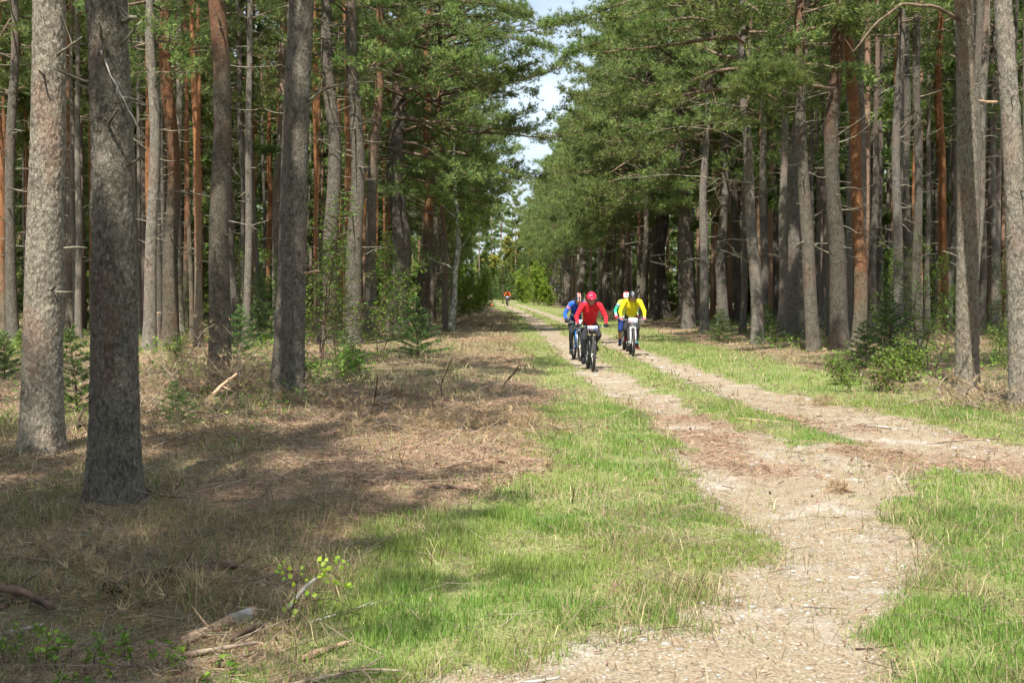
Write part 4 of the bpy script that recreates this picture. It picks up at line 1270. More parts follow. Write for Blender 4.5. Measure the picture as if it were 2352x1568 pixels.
# ------------------------------------------------------------------ bicycles and riders (local frame: riding towards -Y, wheels on z = 0)
def gloss(name, col, rough=0.35, metal=0.0, coat=0.0):
    m = NT(name)
    n = m.noise(m.obj(), 30, 3)
    m.set(Base__Color=m.mix(n, [c * .9 for c in col], [min(1, c * 1.08) for c in col]), Roughness=rough, Metallic=metal)
    m.b.inputs['Coat Weight'].default_value = coat
    return m.m
BM = dict(rubber=plain('tyre rubber', (.035, .033, .03), .85, bump=(160, .8, .006)), black=gloss('black paint', (.016, .016, .018), .35, coat=.3), white=gloss('white paint', (.78, .78, .78), .3, coat=.4),
          grey=gloss('grey metal', (.30, .30, .31), .32, .7), steel=gloss('bright metal', (.62, .62, .63), .25, 1.0), blue=gloss('blue paint', (.02, .16, .50), .3, coat=.4), dark=gloss('dark red paint', (.10, .012, .012), .35, coat=.3),
          saddle=plain('saddle cover', (.02, .02, .02), .6), grip=plain('grip rubber', (.02, .02, .02), .8), lime=plain('lime collar', (.45, .75, .05), .5), gold=gloss('gold stanchion', (.55, .38, .12), .25, .9))
def cloth_mat(name, rough=0.75):
    m = NT(name)
    m.set(Base__Color=m.attr('col'), Roughness=rough)
    m.b.inputs['Specular IOR Level'].default_value = 0.3
    o = m.obj()
    h = m.math('ADD', m.noise(m.scaled(o, (1, 1, 2.2)), 16, 3, .5, .8), m.math('MULTIPLY', m.noise(o, 300, 2), .15))
    m.bump(h, 1.0, 0.05)
    return m.m
BM['cloth'] = cloth_mat('jersey, tights and skin')

def ring(c, ax, bx, k=12):
    th = np.arange(k) * 2 * math.pi / k
    return np.asarray(c)[None] + np.cos(th)[:, None] * np.asarray(ax)[None] + np.sin(th)[:, None] * np.asarray(bx)[None]
def torus(g, c, Rm, r, n=48, k=10, m=0, col=None, flat=1.0, knob=0.0):
    a = np.arange(n) * 2 * math.pi / n; b = np.arange(k) * 2 * math.pi / k
    A, B = np.meshgrid(a, b, indexing='ij')
    rr = r + knob * ((np.round(A * n / (2 * math.pi)) % 2) * (np.cos(B) > .2) * ((np.round(B * k / (2 * math.pi)) % 2) * 2 - 1))
    Rr = Rm + rr * np.cos(B) * flat
    V = np.stack([c[0] + rr * np.sin(B), c[1] + Rr * np.sin(A), c[2] + Rr * np.cos(A)], -1).reshape(-1, 3)
    i = np.arange(n)[:, None]; j = np.arange(k)[None]
    i2, j2 = (i + 1) % n, (j + 1) % k
    g.add(V, Q=np.stack([i * k + j, i2 * k + j, i2 * k + j2, i * k + j2], -1).reshape(-1, 4), m=m, col=col)

PLATE = None
def plate_material():
    m = NT('start number print')
    z = m.add('ShaderNodeSeparateXYZ'); m.l.new(m.add('ShaderNodeTexCoord').outputs['Generated'], z.inputs[0])
    x, y = z.outputs['X'], z.outputs['Z']
    blue = m.mix(m.rng(y, .15, .8), (.03, .09, .45), (.16, .33, .70))
    c = m.mix(m.rng(m.math('ADD', y, m.math('MULTIPLY', x, -.0)), .80, .84), blue, (.85, .62, .10))
    c = m.mix(m.math('MULTIPLY', m.rng(y, .26, .18), m.rng(x, .62, .40)), c, (.72, .06, .07))
    edge_ = m.math('MAXIMUM', m.math('MAXIMUM', m.rng(x, .075, .055), m.rng(x, .925, .945)), m.math('MAXIMUM', m.rng(y, .10, .075), m.rng(y, .93, .95)))
    c = m.mix(edge_, c, (.86, .86, .86))
    m.set(Base__Color=c, Roughness=.3)
    return m.m
BM['plate'] = plate_material()
BM['ink'] = plain('white print', (.88, .88, .88), .4, vary=.02)

def text_mesh(s, size):
    cu = bpy.data.curves.new('number', 'FONT')
    cu.body = s; cu.size = size; cu.align_x = 'CENTER'; cu.align_y = 'CENTER'; cu.offset = size * .035; cu.extrude = .0008
    cu.resolution_u = 3
    o = bpy.data.objects.new('number', cu); COL.objects.link(o)
    dg = bpy.context.evaluated_depsgraph_get()
    me = bpy.data.meshes.new_from_object(o.evaluated_get(dg))
    bpy.data.objects.remove(o)
    me.materials.clear(); me.materials.append(BM['ink'])
    return me

def bicycle(x, y, rz, paint, fork, label, plate=(.22, .12, 0, None), crank=0.6, scale=1.0):
    """crank: angle of the rider's right crank"""
    t = empty('mountain_bike', (x, y, gz(x, y) - .006), (0, 0, rz))
    t.scale = (scale,) * 3
    Rw = .34
    FA, RA = np.array((0, -.57, .37)), np.array((0, .55, .37))
    for c in (FA, RA):
        w = empty('wheel'); w.parent = t
        g = Geo(); torus(g, c, Rw, .031, 60, 12, knob=.003); link('tyre', g.mesh('tyre', BM['rubber']), w)
        g = Geo(); torus(g, c, Rw - .038, .013, 48, 8, flat=.9); link('rim', g.mesh('rim', BM['black']), w)
        g = Geo()
        g.tube(np.array([c - (.05, 0, 0), c + (.05, 0, 0)]), .018, 10)
        for i in range(28):
            a = i * 2 * math.pi / 28
            s_ = (.022 if i % 2 else -.022)
            g.tube(np.array([c + np.array((s_, .02 * math.sin(a), .02 * math.cos(a))), c + np.array((0, (Rw - .04) * math.sin(a + .05), (Rw - .04) * math.cos(a + .05)))]), .0013, 3, cap=False)
        torus(g, c + np.array((.035, 0, 0)), .07, .006, 24, 4)
        tag(link('hub_and_spokes', g.mesh('hub_and_spokes', BM['steel']), w), kind='stuff')
    g = Geo()
    HT0, HT1 = np.array((0, -.40, .80)), np.array((0, -.355, .92))
    BB, ST = np.array((0, .10, .33)), np.array((0, .235, .78))
    g.tube(np.array([HT0, HT1]), .026, 12)
    g.tube(np.array([HT0 + (0, .02, .02), (HT0 + BB) / 2 + (0, -.01, .01), BB]), [.027, .031, .027], 12)
    g.tube(np.array([HT1 - (0, -.01, .03), ST]), [.022, .018], 12)
    g.tube(np.array([BB, ST]), .018, 12)
    g.tube(np.array([BB - (.045, 0, 0), BB + (.045, 0, 0)]), .025, 12)
    for s_ in (-1, 1):
        g.tube(np.array([BB + (s_ * .03, .03, 0), BB + (s_ * .05, .18, .01), RA + (s_ * .065, 0, 0)]), [.013, .012, .010], 8)
        g.tube(np.array([ST + (s_ * .015, .01, -.03), RA + (s_ * .062, 0, 0)]), [.010, .008], 8)
    link('frame', g.mesh('frame', BM[paint]), t)
    g = Geo()
    for s_ in (-1, 1):
        g.tube(np.array([(s_ * .062, -.425, .775), (s_ * .062, -.505, .56), (s_ * .062, -.57, .37)]), [.017, .021, .019], 10, m=0)
        g.tube(np.array([(s_ * .062, -.405, .83), (s_ * .062, -.452, .70)]), .0155, 10, m=1)
    g.tube(np.array([(-.075, -.41, .80), (-.04, -.415, .825), (.04, -.415, .825), (.075, -.41, .80)]), .02, 10, m=0)
    g.tube(np.array([(s * .062, -.475, z) for s, z in ((-1, .66), (-.8, .745), (0, .775), (.8, .745), (1, .66))]), .013, 8, m=0)
    link('fork', g.mesh('fork', [BM[fork], BM['gold' if paint == 'black' else 'steel']]), t)
    hb = np.array((0, -.43, .955))
    bar = empty('handlebar'); bar.parent = t
    g = Geo()
    g.tube(np.array([HT1, HT1 + (0, -.01, .045), hb]), [.024, .022, .02], 10)
    g.tube(np.array([hb + v for v in ((-.345, .03, .018), (-.15, 0, .012), (-.05, 0, 0), (.05, 0, 0), (.15, 0, .012), (.345, .03, .018))]), .0125, 10)
    link('bar', g.mesh('bar', BM['black']), bar)
    for s_ in (-1, 1):
        g = Geo(); g.tube(np.array([hb + (s_ * .215, .008, .013), hb + (s_ * .36, .032, .018)]), .017, 10); link('grip', g.mesh('grip', BM['grip']), bar)
        g = Geo(); g.tube(np.array([hb + (s_ * .205, .008, .013), hb + (s_ * .222, .009, .013)]), .021, 10); link('collar', g.mesh('collar', BM['lime' if paint == 'black' else 'grey']), bar)
        g = Geo()
        g.tube(np.array([hb + (s_ * .17, -.005, .005), hb + (s_ * .18, -.05, -.01), hb + (s_ * .25, -.065, -.015), hb + (s_ * .32, -.045, -.015)]), [.011, .011, .006, .005], 6)
        g.box(hb + (s_ * .165, -.01, -.02), (.05, .03, .03))
        link('brake_lever', g.mesh('brake_lever', BM['grey']), bar)
        g = Geo()
        g.tube(np.array([hb + (s_ * .16, -.03, 0), hb + (s_ * .14, -.11, -.06), hb + (s_ * .07, -.10, -.15), (s_ * .03, -.45, .72)]), .0028, 5)
        link('cable', g.mesh('cable', BM['black']), bar)
    g = Geo()
    g.tube(np.array([ST, ST + (0, .045, .13)]), .0145, 10)
    link('seat_post', g.mesh('seat_post', BM['black']), t)
    g = Geo()
    sc = ST + np.array((0, .05, .145))
    rg = []
    for yy, w_, h_ in ((-.13, .012, .012), (-.08, .024, .016), (0, .036, .018), (.08, .07, .022), (.13, .072, .022), (.155, .04, .012)):
        rg.append(ring(sc + (0, yy, 0.0), (w_, 0, 0), (0, 0, h_), 12))
    g.loft(rg); link('saddle', g.mesh('saddle', BM['saddle']), t)
    cr = empty('crankset'); cr.parent = t
    g = Geo(); torus(g, BB + np.array((-.055, 0, 0)), .075, .006, 28, 5); link('chainring', g.mesh('chainring', BM['grey']), cr)
    for s_, a in ((-1, crank), (1, crank + math.pi)):
        e = BB + np.array((s_ * .085, -.172 * math.cos(a), -.172 * math.sin(a)))
        g = Geo(); g.tube(np.array([BB + (s_ * .06, 0, 0), e]), [.016, .012], 8); link('crank_arm', g.mesh('crank_arm', BM['grey']), cr)
        g = Geo(); g.box(e + (s_ * .055, 0, 0), (.085, .085, .018)); g.tube(np.array([e, e + (s_ * .09, 0, 0)]), .007, 6); link('pedal', g.mesh('pedal', BM['black']), cr)
    g = Geo()
    for s_ in (-1, 1):
        g.tube(np.array([BB + (-.055, 0, s_ * .075), RA + (-.045, 0, s_ * .03)]), .005, 4)
    g.tube(np.array([RA + (-.05, 0, -.02), RA + (-.055, .02, -.10), RA + (-.05, .01, -.14)]), .012, 6)
    link('chain', g.mesh('chain', BM['steel']), t)
    if plate:
        pw, ph, tilt, num = plate
        p = empty('number_plate', (0, -.505, .945 - .01), (R(-12), R(tilt), 0)); p.parent = t
        g = Geo()
        n = 9
        rows = []
        for a in np.linspace(-1, 1, n):
            yy = .012 * a * a
            rows.append(np.array([(a * pw / 2, yy, -ph / 2), (a * pw / 2, yy + .003, -ph / 2), (a * pw / 2, yy + .003, ph / 2), (a * pw / 2, yy, ph / 2)]))
        g.loft(rows); link('card', g.mesh('card', BM['plate'], smooth=False), p)
        if num:
            o = link('printed_number', text_mesh(num, ph * .78), p, (0, -.003, -.002), (R(90), 0, 0), (1.0, 1, 1))
    g = Geo()
    if paint == 'black':
        g.add([( .012, -.437, .875), (-.010, -.437, .865), (.008, -.435, .855), (-.012, -.433, .835), (0.0, -.4325, .838), (.018, -.436, .860), (.002, -.437, .867)], T=[(0, 1, 6), (6, 2, 5), (2, 3, 5), (3, 4, 5)])
        link('emblem', g.mesh('emblem', BM['lime']), t)
    tag(t, label, 'bicycle', 'mountain bikes on the track')
    return t

# --- riders
def capsule(g, a, b, ra, rb, k=12, squash=None):
    a, b = np.asarray(a, float), np.asarray(b, float)
    d = unit(b - a)
    P, rr = [], []
    for q in (-1, -.85, -.5):
        P.append(a + d * ra * q); rr.append(ra * math.sqrt(max(0, 1 - q * q)) + 1e-4)
    n = 6
    for i in range(n + 1):
        P.append(a + (b - a) * i / n); rr.append(ra + (rb - ra) * i / n)
    for q in (.5, .85, 1):
        P.append(b + d * rb * q); rr.append(rb * math.sqrt(max(0, 1 - q * q)) + 1e-4)
    g.tube(np.array(P), np.array(rr), k)
def ik(a, c, l1, l2, pole):
    a, c = np.asarray(a, float), np.asarray(c, float)
    d = c - a; L = min(np.linalg.norm(d), (l1 + l2) * .999); u = unit(d)
    h = (l1 * l1 - l2 * l2 + L * L) / (2 * L)
    p = np.asarray(pole, float); p = unit(p - u * p.dot(u))
    return a + u * h + p * math.sqrt(max(0, l1 * l1 - h * h))
def fuse(g, voxel, smooth=5):
    me = g.mesh('tmp', BM['cloth'])
    o = bpy.data.objects.new('tmp', me); COL.objects.link(o)
    r_ = o.modifiers.new('r', 'REMESH'); r_.mode = 'VOXEL'; r_.voxel_size = voxel
    s_ = o.modifiers.new('s', 'SMOOTH'); s_.factor = .5; s_.iterations = smooth
    dg = bpy.context.evaluated_depsgraph_get()
    out = bpy.data.meshes.new_from_object(o.evaluated_get(dg))
    bpy.data.objects.remove(o); bpy.data.meshes.remove(me)
    return out
def seg_d(P, a, b, ra, rb):
    a, b = np.asarray(a, float), np.asarray(b, float)
    d = b - a; t = np.clip((P - a) @ d / (d @ d), 0, 1)
    return np.linalg.norm(P - a - t[:, None] * d, axis=1) - (ra + t * (rb - ra)), t

HELMETS = {}
def helmet(kind, parent, hc, pitch, cols):
    """dome with sunken vents; cols: shell, vent, stripe"""
    g = Geo()
    nu, nv = 40, 14
    th = np.arange(nu) * 2 * math.pi / nu
    V, C = [], []
    for i in range(nv + 1):
        f = i / nv
        for a in th:
            front = -math.sin(a)                         # +1 at the brow
            low = -0.12 - 0.10 * max(0, -front) + 0.05 * max(0, front)
            phi = f * (math.pi / 2 - low * 1.6)
            rx, ry, rz = .108, .138, .128
            px, py, pz = math.sin(phi) * math.cos(a) * rx, math.sin(phi) * math.sin(a) * ry, math.cos(phi) * rz
            xx = px / .108
            vent = (math.cos(xx * math.pi * 2.6 + (math.pi if kind == 'red' else 0)) > .35) and .24 < f < .74 and (math.sin(py * 42 + (0 if abs(xx) < .4 else 1.5)) > (-.35 if kind != 'red' else .45))
            k = .90 if vent else 1.0 + (.012 * math.cos(xx * math.pi * 2.6))
            V.append((px * k, py * k, pz * k))
            c = cols[1] if vent else cols[0]
            if kind == 'blue' and not vent:
                c = cols[2] if abs(xx) < .24 else ((.75, .75, .75) if .24 <= abs(xx) < .32 or f > .93 else cols[0])
            if kind == 'white' and not vent:
                c = cols[2] if (f < .30 or xx < -.75) else cols[0]
            C.append(c)
    V = np.array(V)
    i = np.arange(nv)[:, None] * nu; j = np.arange(nu)[None]
    k = (j + 1) % nu
    g.add(V, Q=np.stack([i + j, i + nu + j, i + nu + k, i + k], -1).reshape(-1, 4), col=np.array(C))
    inner_ = V[nv * nu:] * np.array((.86, .86, 1))
    g.add(np.vstack([V[nv * nu:], inner_, [[0, 0, .02]]]), Q=np.stack([j[0], j[0] + nu, (j[0] + 1) % nu + nu, (j[0] + 1) % nu], -1), T=np.stack([j[0] + nu, np.full(nu, 2 * nu), (j[0] + 1) % nu + nu], -1), col=(.03, .03, .03))
    m = BM['helmet']
    h = empty('helmet', tuple(hc), (pitch, 0, 0)); h.parent = parent
    link('shell', g.mesh('shell', m, colour=True), h)
    if kind in ('red', 'dark'):
        v = Geo()
        a = np.linspace(-1, 1, 11)
        top = np.stack([a * .082, -.118 - .030 * (1 - a * a) + .05 * a * a, np.full(11, .012) + .018 * (1 - a * a)], -1)
        tip = np.stack([a * .078, -.150 - .045 * (1 - a * a) + .065 * a * a, np.full(11, -.005) + .010 * (1 - a * a)], -1)
        v.add(np.vstack([top, tip, top - (0, 0, .006), tip - (0, 0, .006)]), Q=[(q, q + 1, q + 12, q + 11) for q in range(10)] + [(q + 22, q + 33, q + 34, q + 23) for q in range(10)] + [(q + 11, q + 12, q + 34, q + 33) for q in range(10)], col=cols[0])
        link('visor', v.mesh('visor', m, colour=True), h)
    s = Geo()
    for x_ in (-1, 1):
        s.tube(np.array([(x_ * .085, -.03, -.03), (x_ * .072, -.055, -.10), (x_ * .02, -.075, -.150), (0, -.078, -.152)]), .005, 5)
    link('chin_strap', s.mesh('chin_strap', BM['black']), h)
BM['helmet'] = None
hm = NT('helmet shell'); hm.set(Base__Color=hm.attr('col'), Roughness=.28); hm.b.inputs['Coat Weight'].default_value = .3; BM['helmet'] = hm.m

def glove(parent, wrist, grip, s, col, cuff=None):
    """palm over the bar, four fingers curled round it, thumb under"""
    g = Geo()
    w, c = np.asarray(wrist, float), np.asarray(grip, float)
    kn = c + np.array((0, -.018, .030))                  # knuckle line
    capsule(g, w, w + (c + (0, .015, .025) - w) * .75, .029, .032)
    for q in np.linspace(-1, 1, 4):
        capsule(g, c + np.array((q * .022, .028, .026)), kn + np.array((q * .031, 0, 0)), .019, .016)
    for i, q in enumerate((-1, -.33, .33, 1)):
        L = (.9, 1.05, 1.0, .82)[i if s > 0 else 3 - i]
        k0 = kn + np.array((q * .032, 0, 0))
        k1 = c + np.array((q * .032, -.036 * L, .002)); k2 = c + np.array((q * .031, -.026, -.024 * L)); k3 = c + np.array((q * .030, -.003, -.030))
        capsule(g, k0, k1, .0115, .0105, 8); capsule(g, k1, k2, .0105, .0095, 8); capsule(g, k2, k3, .0095, .0085, 8)
    ti = np.array((-s * .040, .018, .010))
    capsule(g, c + ti, c + np.array((-s * .052, -.012, -.012)), .013, .011, 8); capsule(g, c + np.array((-s * .052, -.012, -.012)), c + np.array((-s * .035, -.034, -.024)), .011, .009, 8)
    me = fuse(g, .0052, 3)
    n = len(me.vertices); P = np.zeros(n * 3, np.float32); me.vertices.foreach_get('co', P); P = P.reshape(-1, 3).astype(float)
    C = np.tile(np.array(col, float), (n, 1))
    if cuff is not None:
        dd = np.linalg.norm(P - w, axis=1); C[dd < .05] = cuff
    at_ = me.attributes.new('col', 'FLOAT_COLOR', 'POINT'); at_.data.foreach_set('color', np.hstack([C, np.ones((n, 1))]).astype(np.float32).ravel())
    me.materials.clear(); me.materials.append(BM['cloth']); me.polygons.foreach_set('use_smooth', np.ones(len(me.polygons), bool))
    link('glove', me, parent)

def shoe(parent, ankle, toe, s, col, sole=(.02, .02, .02), accent=None):
    g = Geo()
    a, t = np.asarray(ankle, float), np.asarray(toe, float)
    d = t - a; d[2] = 0; f = unit(d); up = np.array((0, 0, 1.0)); sd = np.cross(f, up)
    pitch = (t[2] - a[2]) / max(.05, np.linalg.norm(d))
    secs = [(-.075, .028, .045), (-.06, .036, .062), (-.02, .039, .068), (.03, .041, .058), (.08, .046, .045), (.13, .049, .036), (.165, .044, .028), (.19, .028, .017)]
    rings_u, rings_s = [], []
    for q, w_, h_ in secs:
        c = a + f * q + up * (pitch * (q + .02) - .055)
        rings_u.append(ring(c + up * h_ * .5, sd * w_, up * h_ * .62, 12))
        rings_s.append(ring(c - up * .006, sd * w_ * 1.06, up * .014, 12))
    g.loft(rings_u, col=col)
    g.tube(np.array([a + up * .035, a - up * .03]), [.043, .046], 12, col=col)
    g.loft(rings_s, col=sole)
    if accent is not None:
        for q in (.03, .07, .10):
            c = a + f * q + up * (pitch * (q + .02) - .055)
            g.box(c + up * (.056 - .2 * q), (.075, .014, .012), col=accent)
    link('shoe', g.mesh('shoe', BM['cloth'], colour=True), parent)

SKIN = (.50, .27, .19)
def rider(x, y, rz, name_label, cfg, scale=1.0):
    t = empty('person', (x, y, gz(x, y) - .006), (0, 0, rz))
    t.scale = (scale,) * 3
    crank = cfg['crank']; hw = cfg.get('hand', .295); bulk = cfg.get('bulk', 1.0)
    hip = np.array((0, .30, .985)); sh = np.array((0, -.135 + cfg.get('up', 0) * .08, 1.41 + cfg.get('up', 0) * .04))
    head = sh + np.array((cfg.get('hx', 0), -.115, .135 + cfg.get('hz', 0)))
    BB = np.array((0, .10, .33))
    hb = np.array((0, -.43, .955))
    bones = []
    g = Geo()
    # trunk of the body: lofted sections along the spine
    sp_ = [(hip + (0, .06, -.06), .13, .10), (hip, .165, .125), (hip * .72 + sh * .28, .138, .115), (hip * .45 + sh * .55, .150, .115), (hip * .2 + sh * .8, .172, .112), (sh + (0, .01, .0), .150, .085), (sh + (0, -.03, .055), .075, .06), (sh + (0, -.045, .085), .058, .055)]
    rings_ = []
    ax = unit(sh - hip); nrm = np.cross(np.array((1.0, 0, 0)), ax)
    for c, rx, ry in sp_:
        rings_.append(ring(c, (rx * bulk, 0, 0), nrm * ry * bulk, 20))
    g.loft(rings_)
    bones += [('torso', hip, sh, .13 * bulk, .12 * bulk), ('neck', sh + (0, -.04, .07), head + (0, .02, -.06), .056, .052)]
    capsule(g, sh + (0, -.03, .05), head + (0, .025, -.05), .058, .054)
    for s in (-1, 1):
        S0 = sh + np.array((s * .175 * bulk, -.005, -.005))
        capsule(g, sh + np.array((s * .05, 0, .025)), S0, .062, .064)
        W = hb + np.array((s * hw, .055, .062)); G = hb + np.array((s * hw, .024, .017))
        E = ik(S0, W, .282, .258, (s * .45, .55, -.35))
        capsule(g, S0, E, .060 * bulk, .047 * bulk); capsule(g, E, W, .047 * bulk, .034)
        capsule(g, W, G + (0, .01, .025), .030, .024)
        bones += [('upper%d' % s, S0, E, .060, .047), ('fore%d' % s, E, W, .047, .034), ('hand', W, G, .030, .026), ('shoulder', sh + np.array((s * .06, 0, .02)), S0, .062, .064)]
        a = crank if s < 0 else crank + math.pi
        ped = BB + np.array((s * .14, -.172 * math.cos(a), -.172 * math.sin(a)))
        ank = ped + np.array((-s * .005, .115, .095 - .02 * math.sin(a)))
        toe = ped + np.array((s * .015, -.07, .02))
        H0 = hip + np.array((s * .095, .0, -.02))
        K = ik(H0, ank, .435, .425, (s * .12, -1, .35))
        capsule(g, H0, K, .098 * bulk, .066); capsule(g, K, K + (ank - K) * .45 + (0, .018, 0), .062, .058); capsule(g, K + (ank - K) * .3 + (0, .015, 0), ank, .058, .041)
        capsule(g, ank, toe, .036, .026)
        bones += [('thigh', H0, K, .098, .066), ('shin', K, ank, .064, .042), ('foot', ank, toe, .036, .026)]
        glove(t, W, G, s, cfg['glove'], cfg.get('cuff'))
        shoe(t, ank, toe, s, cfg['shoe'], cfg.get('sole', (.02, .02, .02)), cfg.get('accent'))
    # head
    pitch = cfg.get('pitch', R(12))
    hr = Matrix.Rotation(pitch, 3, 'X')
    def hp(px, py, pz): return head + np.array(hr @ Vector((px, py, pz)))
    hg = Geo()
    hg.ball((0, 0, 0), (.076, .093, .112), 18, 12); hg.ball((0, -.03, -.055), (.056, .066, .064), 14, 9)
    V = np.vstack(hg.V) @ np.array(hr).T + head
    g.add(V, T=np.vstack(hg.T) if hg.T else None, Q=np.vstack(hg.Q))
    capsule(g, hp(0, -.090, .008), hp(0, -.113, -.030), .012, .016, 8)         # nose
    capsule(g, hp(-.045, -.077, .026), hp(.045, -.077, .026), .015, .015, 8)    # brow
    capsule(g, hp(-.022, -.088, -.062), hp(.022, -.088, -.062), .010, .010, 8)  # lips
    capsule(g, hp(-.012, -.082, -.095), hp(.012, -.082, -.095), .020, .020, 8)  # chin
    for s in (-1, 1):
        capsule(g, hp(s * .076, .005, .012), hp(s * .078, .0, -.025), .013, .010, 8)
    me = fuse(g, cfg.get('voxel', .012), 5)
    n = len(me.vertices); P = np.zeros(n * 3, np.float32); me.vertices.foreach_get('co', P); P = P.reshape(-1, 3).astype(float)
    D, Tt = zip(*[seg_d(P, a, b, ra, rb) for _, a, b, ra, rb in bones])
    D = np.array(D); Tt = np.array(Tt)
    hd = np.linalg.norm((P - head) / np.array((.09, .11, .135)), axis=1)
    idx = D.argmin(0); par = Tt[idx, np.arange(n)]
    names = np.array([b[0] for b in bones])[idx]
    C = np.tile(np.array(cfg['top'], float), (n, 1))
    legs_ = np.isin(names, ['thigh', 'shin', 'foot'])
    C[legs_] = cfg['legs']
    hem = (names == 'torso') & (par < cfg.get('hem', .10) + 1.1 * np.abs(P[:, 0]) - .04); C[hem] = cfg['legs']
    hem2 = (names == 'thigh') & (P[:, 2] > cfg.get('hemz', 1.02)) & (np.abs(P[:, 0]) < .16); C[hem2] = cfg['top']
    if 'paint' in cfg:
        cfg['paint'](C, P, names, par, hip, sh)
    skin = (hd < 1.12) & (P[:, 2] > head[2] - .16 + .35 * np.maximum(0, P[:, 1] - head[1] + .05))
    C[skin] = SKIN
    Q = (P - head) @ np.array(hr)
    C[skin & (np.abs(Q[:, 2] + .062) < .011) & (np.abs(Q[:, 0]) < .030) & (Q[:, 1] < -.07)] = (.40, .13, .11)
    C[skin & (((np.abs(Q[:, 0]) - .033) / .018) ** 2 + ((Q[:, 2] - .004) / .010) ** 2 < 1) & (Q[:, 1] < -.05)] = (.05, .035, .03)
    C[names == 'hand'] = cfg['glove']
    if cfg.get('neck'):
        C[(names == 'neck') & ~skin] = cfg['neck']
    at_ = me.attributes.new('col', 'FLOAT_COLOR', 'POINT'); at_.data.foreach_set('color', np.hstack([np.clip(C, 0, 1), np.ones((n, 1))]).astype(np.float32).ravel())
    me.materials.clear(); me.materials.append(BM['cloth']); me.polygons.foreach_set('use_smooth', np.ones(len(me.polygons), bool))
    link('body', me, t)
    helmet(cfg['helmet'][0], t, head + np.array(hr @ Vector((0, .012, .030))), pitch + R(4), cfg['helmet'][1])
    if cfg.get('glasses'):
        gl = Geo()
        for s in (-1, 1):
            torus_pts = [hp(s * .034 + .026 * math.cos(q), -.108 + .010 * abs(math.cos(q)), .004 + .018 * math.sin(q)) for q in np.linspace(0, 2 * math.pi, 13)]
            gl.tube(np.array(torus_pts), .0022, 4)
            gl.tube(np.array([hp(s * .06, -.098, .008), hp(s * .080, -.02, .010)]), .0022, 4)
        gl.tube(np.array([hp(-.008, -.110, .008), hp(.008, -.110, .008)]), .0022, 4)
        link('glasses', gl.mesh('glasses', BM['black']), t)
    if cfg.get('hair'):
        hh = Geo()
        for q in range(44):
            s = -1 if q % 2 else 1
            p0 = hp(s * rnd.uniform(.055, .08), rnd.uniform(-.02, .08), rnd.uniform(-.02, .03))
            P_ = curve_path(p0, (s * .5, rnd.uniform(-.1, .3), -1), rnd.uniform(.06, .11), 4, .15, 0, rnd)
            hh.tube(P_, np.linspace(.007, .003, 5), 4)
        tag(link('hair', hh.mesh('hair', plain('brown hair', cfg['hair'], .6)), t), kind='stuff')
    if cfg.get('extra'): cfg['extra'](t, hip, sh, ax, nrm)
    tag(t, name_label, 'person')
    return t

def spot(u, v): return on_ground(u, v)
# where each front wheel meets the ground
RIDERS = []
BLACK = (.022, .022, .025)
def paint_red(C, P, names, par, hip, sh):
    pass
def swoosh(t, hip, sh, ax, nrm):
    g = Geo(); a = np.linspace(0, 1, 7)
    base = hip * .18 + sh * .82
    f = -nrm if nrm[1] > 0 else nrm
    pts = [base + f * .128 + np.array((.075 + .045 * q, .0, 0)) + ax * (.012 * q * q - .010 * math.sin(math.pi * q)) for q in a]
    w = [.001, .004, .0055, .0045, .003, .002, .0006]
    V = np.vstack([[p + ax * w_ for p, w_ in zip(pts, w)], [p - ax * w_ for p, w_ in zip(pts, w)]])
    g.add(V, Q=[(i, i + 1, i + 8, i + 7) for i in range(6)])
    link('chest_mark', g.mesh('chest_mark', BM['ink']), t)
def paint_blue(C, P, names, par, hip, sh):
    navy = (.012, .03, .14)
    tor = names == 'torso'
    C[tor & (np.abs(P[:, 0]) < .13)] = (.012, .05, .36)
    C[tor & (np.abs(P[:, 0]) > .115) & (par < .7)] = navy
    C[tor & (par < .35) & (np.abs(P[:, 0]) > .02)] = navy
    up = np.char.startswith(names, 'upper')
    shd = (names == 'shoulder')
    C[(shd | up) & (P[:, 2] > 1.33) & (P[:, 1] > sh[1] - .02)] = (.75, .75, .78)
    C[(shd | up) & (P[:, 2] > 1.37) & (P[:, 1] > sh[1] + .005)] = (.55, .16, .10)
    band = tor & (par > .42) & (par < .62)
    wav = .47 + .05 * np.sin(P[:, 0] * 22)
    C[band & (par > wav) & (par < wav + .07) & (np.abs(P[:, 0]) < .14)] = (.72, .75, .78)
    C[band & (par > wav - .05) & (par < wav - .015) & (np.abs(P[:, 0]) < .07)] = (.75, .80, .85)
    # flag patch: red with a white cross
    fl = (names == 'upper-1') & (par > .28) & (par < .48) & (P[:, 1] < sh[1] - .02)
    C[fl] = (.62, .03, .05)
    C[fl & ((np.abs(par - .38) < .022))] = (.8, .8, .8)
    C[(names == 'fore-1') & (par > .93)] = (.03, .03, .05)
def paint_green(C, P, names, par, hip, sh):
    up = np.char.startswith(names, 'upper'); fo = np.char.startswith(names, 'fore')
    C[(names == 'shoulder')] = (.62, .80, .12)
    C[up & (par < .25)] = (.70, .82, .20)
    C[up & (par >= .25) & (par < .60)] = (.20, .62, .42)
    C[up & (par > .42) & (par < .52)] = (.03, .06, .22)
    C[up & (par > .30) & (par < .36)] = (.75, .8, .8)
    C[up & (par >= .60)] = (.04, .52, .28)
    C[fo] = (.04, .55, .30)
    k = fo & (par > .45); w = np.clip((par[k] - .45) / .3, 0, 1)[:, None]
    C[k] = C[k] * (1 - w) + np.array((.80, .84, .82)) * w
    C[(names == 'thigh')] = (.012, .035, .17)
    C[(names == 'shin') & (par < .12)] = (.012, .035, .17)
    C[(names == 'shin') & (par >= .12)] = SKIN
    C[(names == 'shin') & (par > .78)] = (.015, .02, .05)
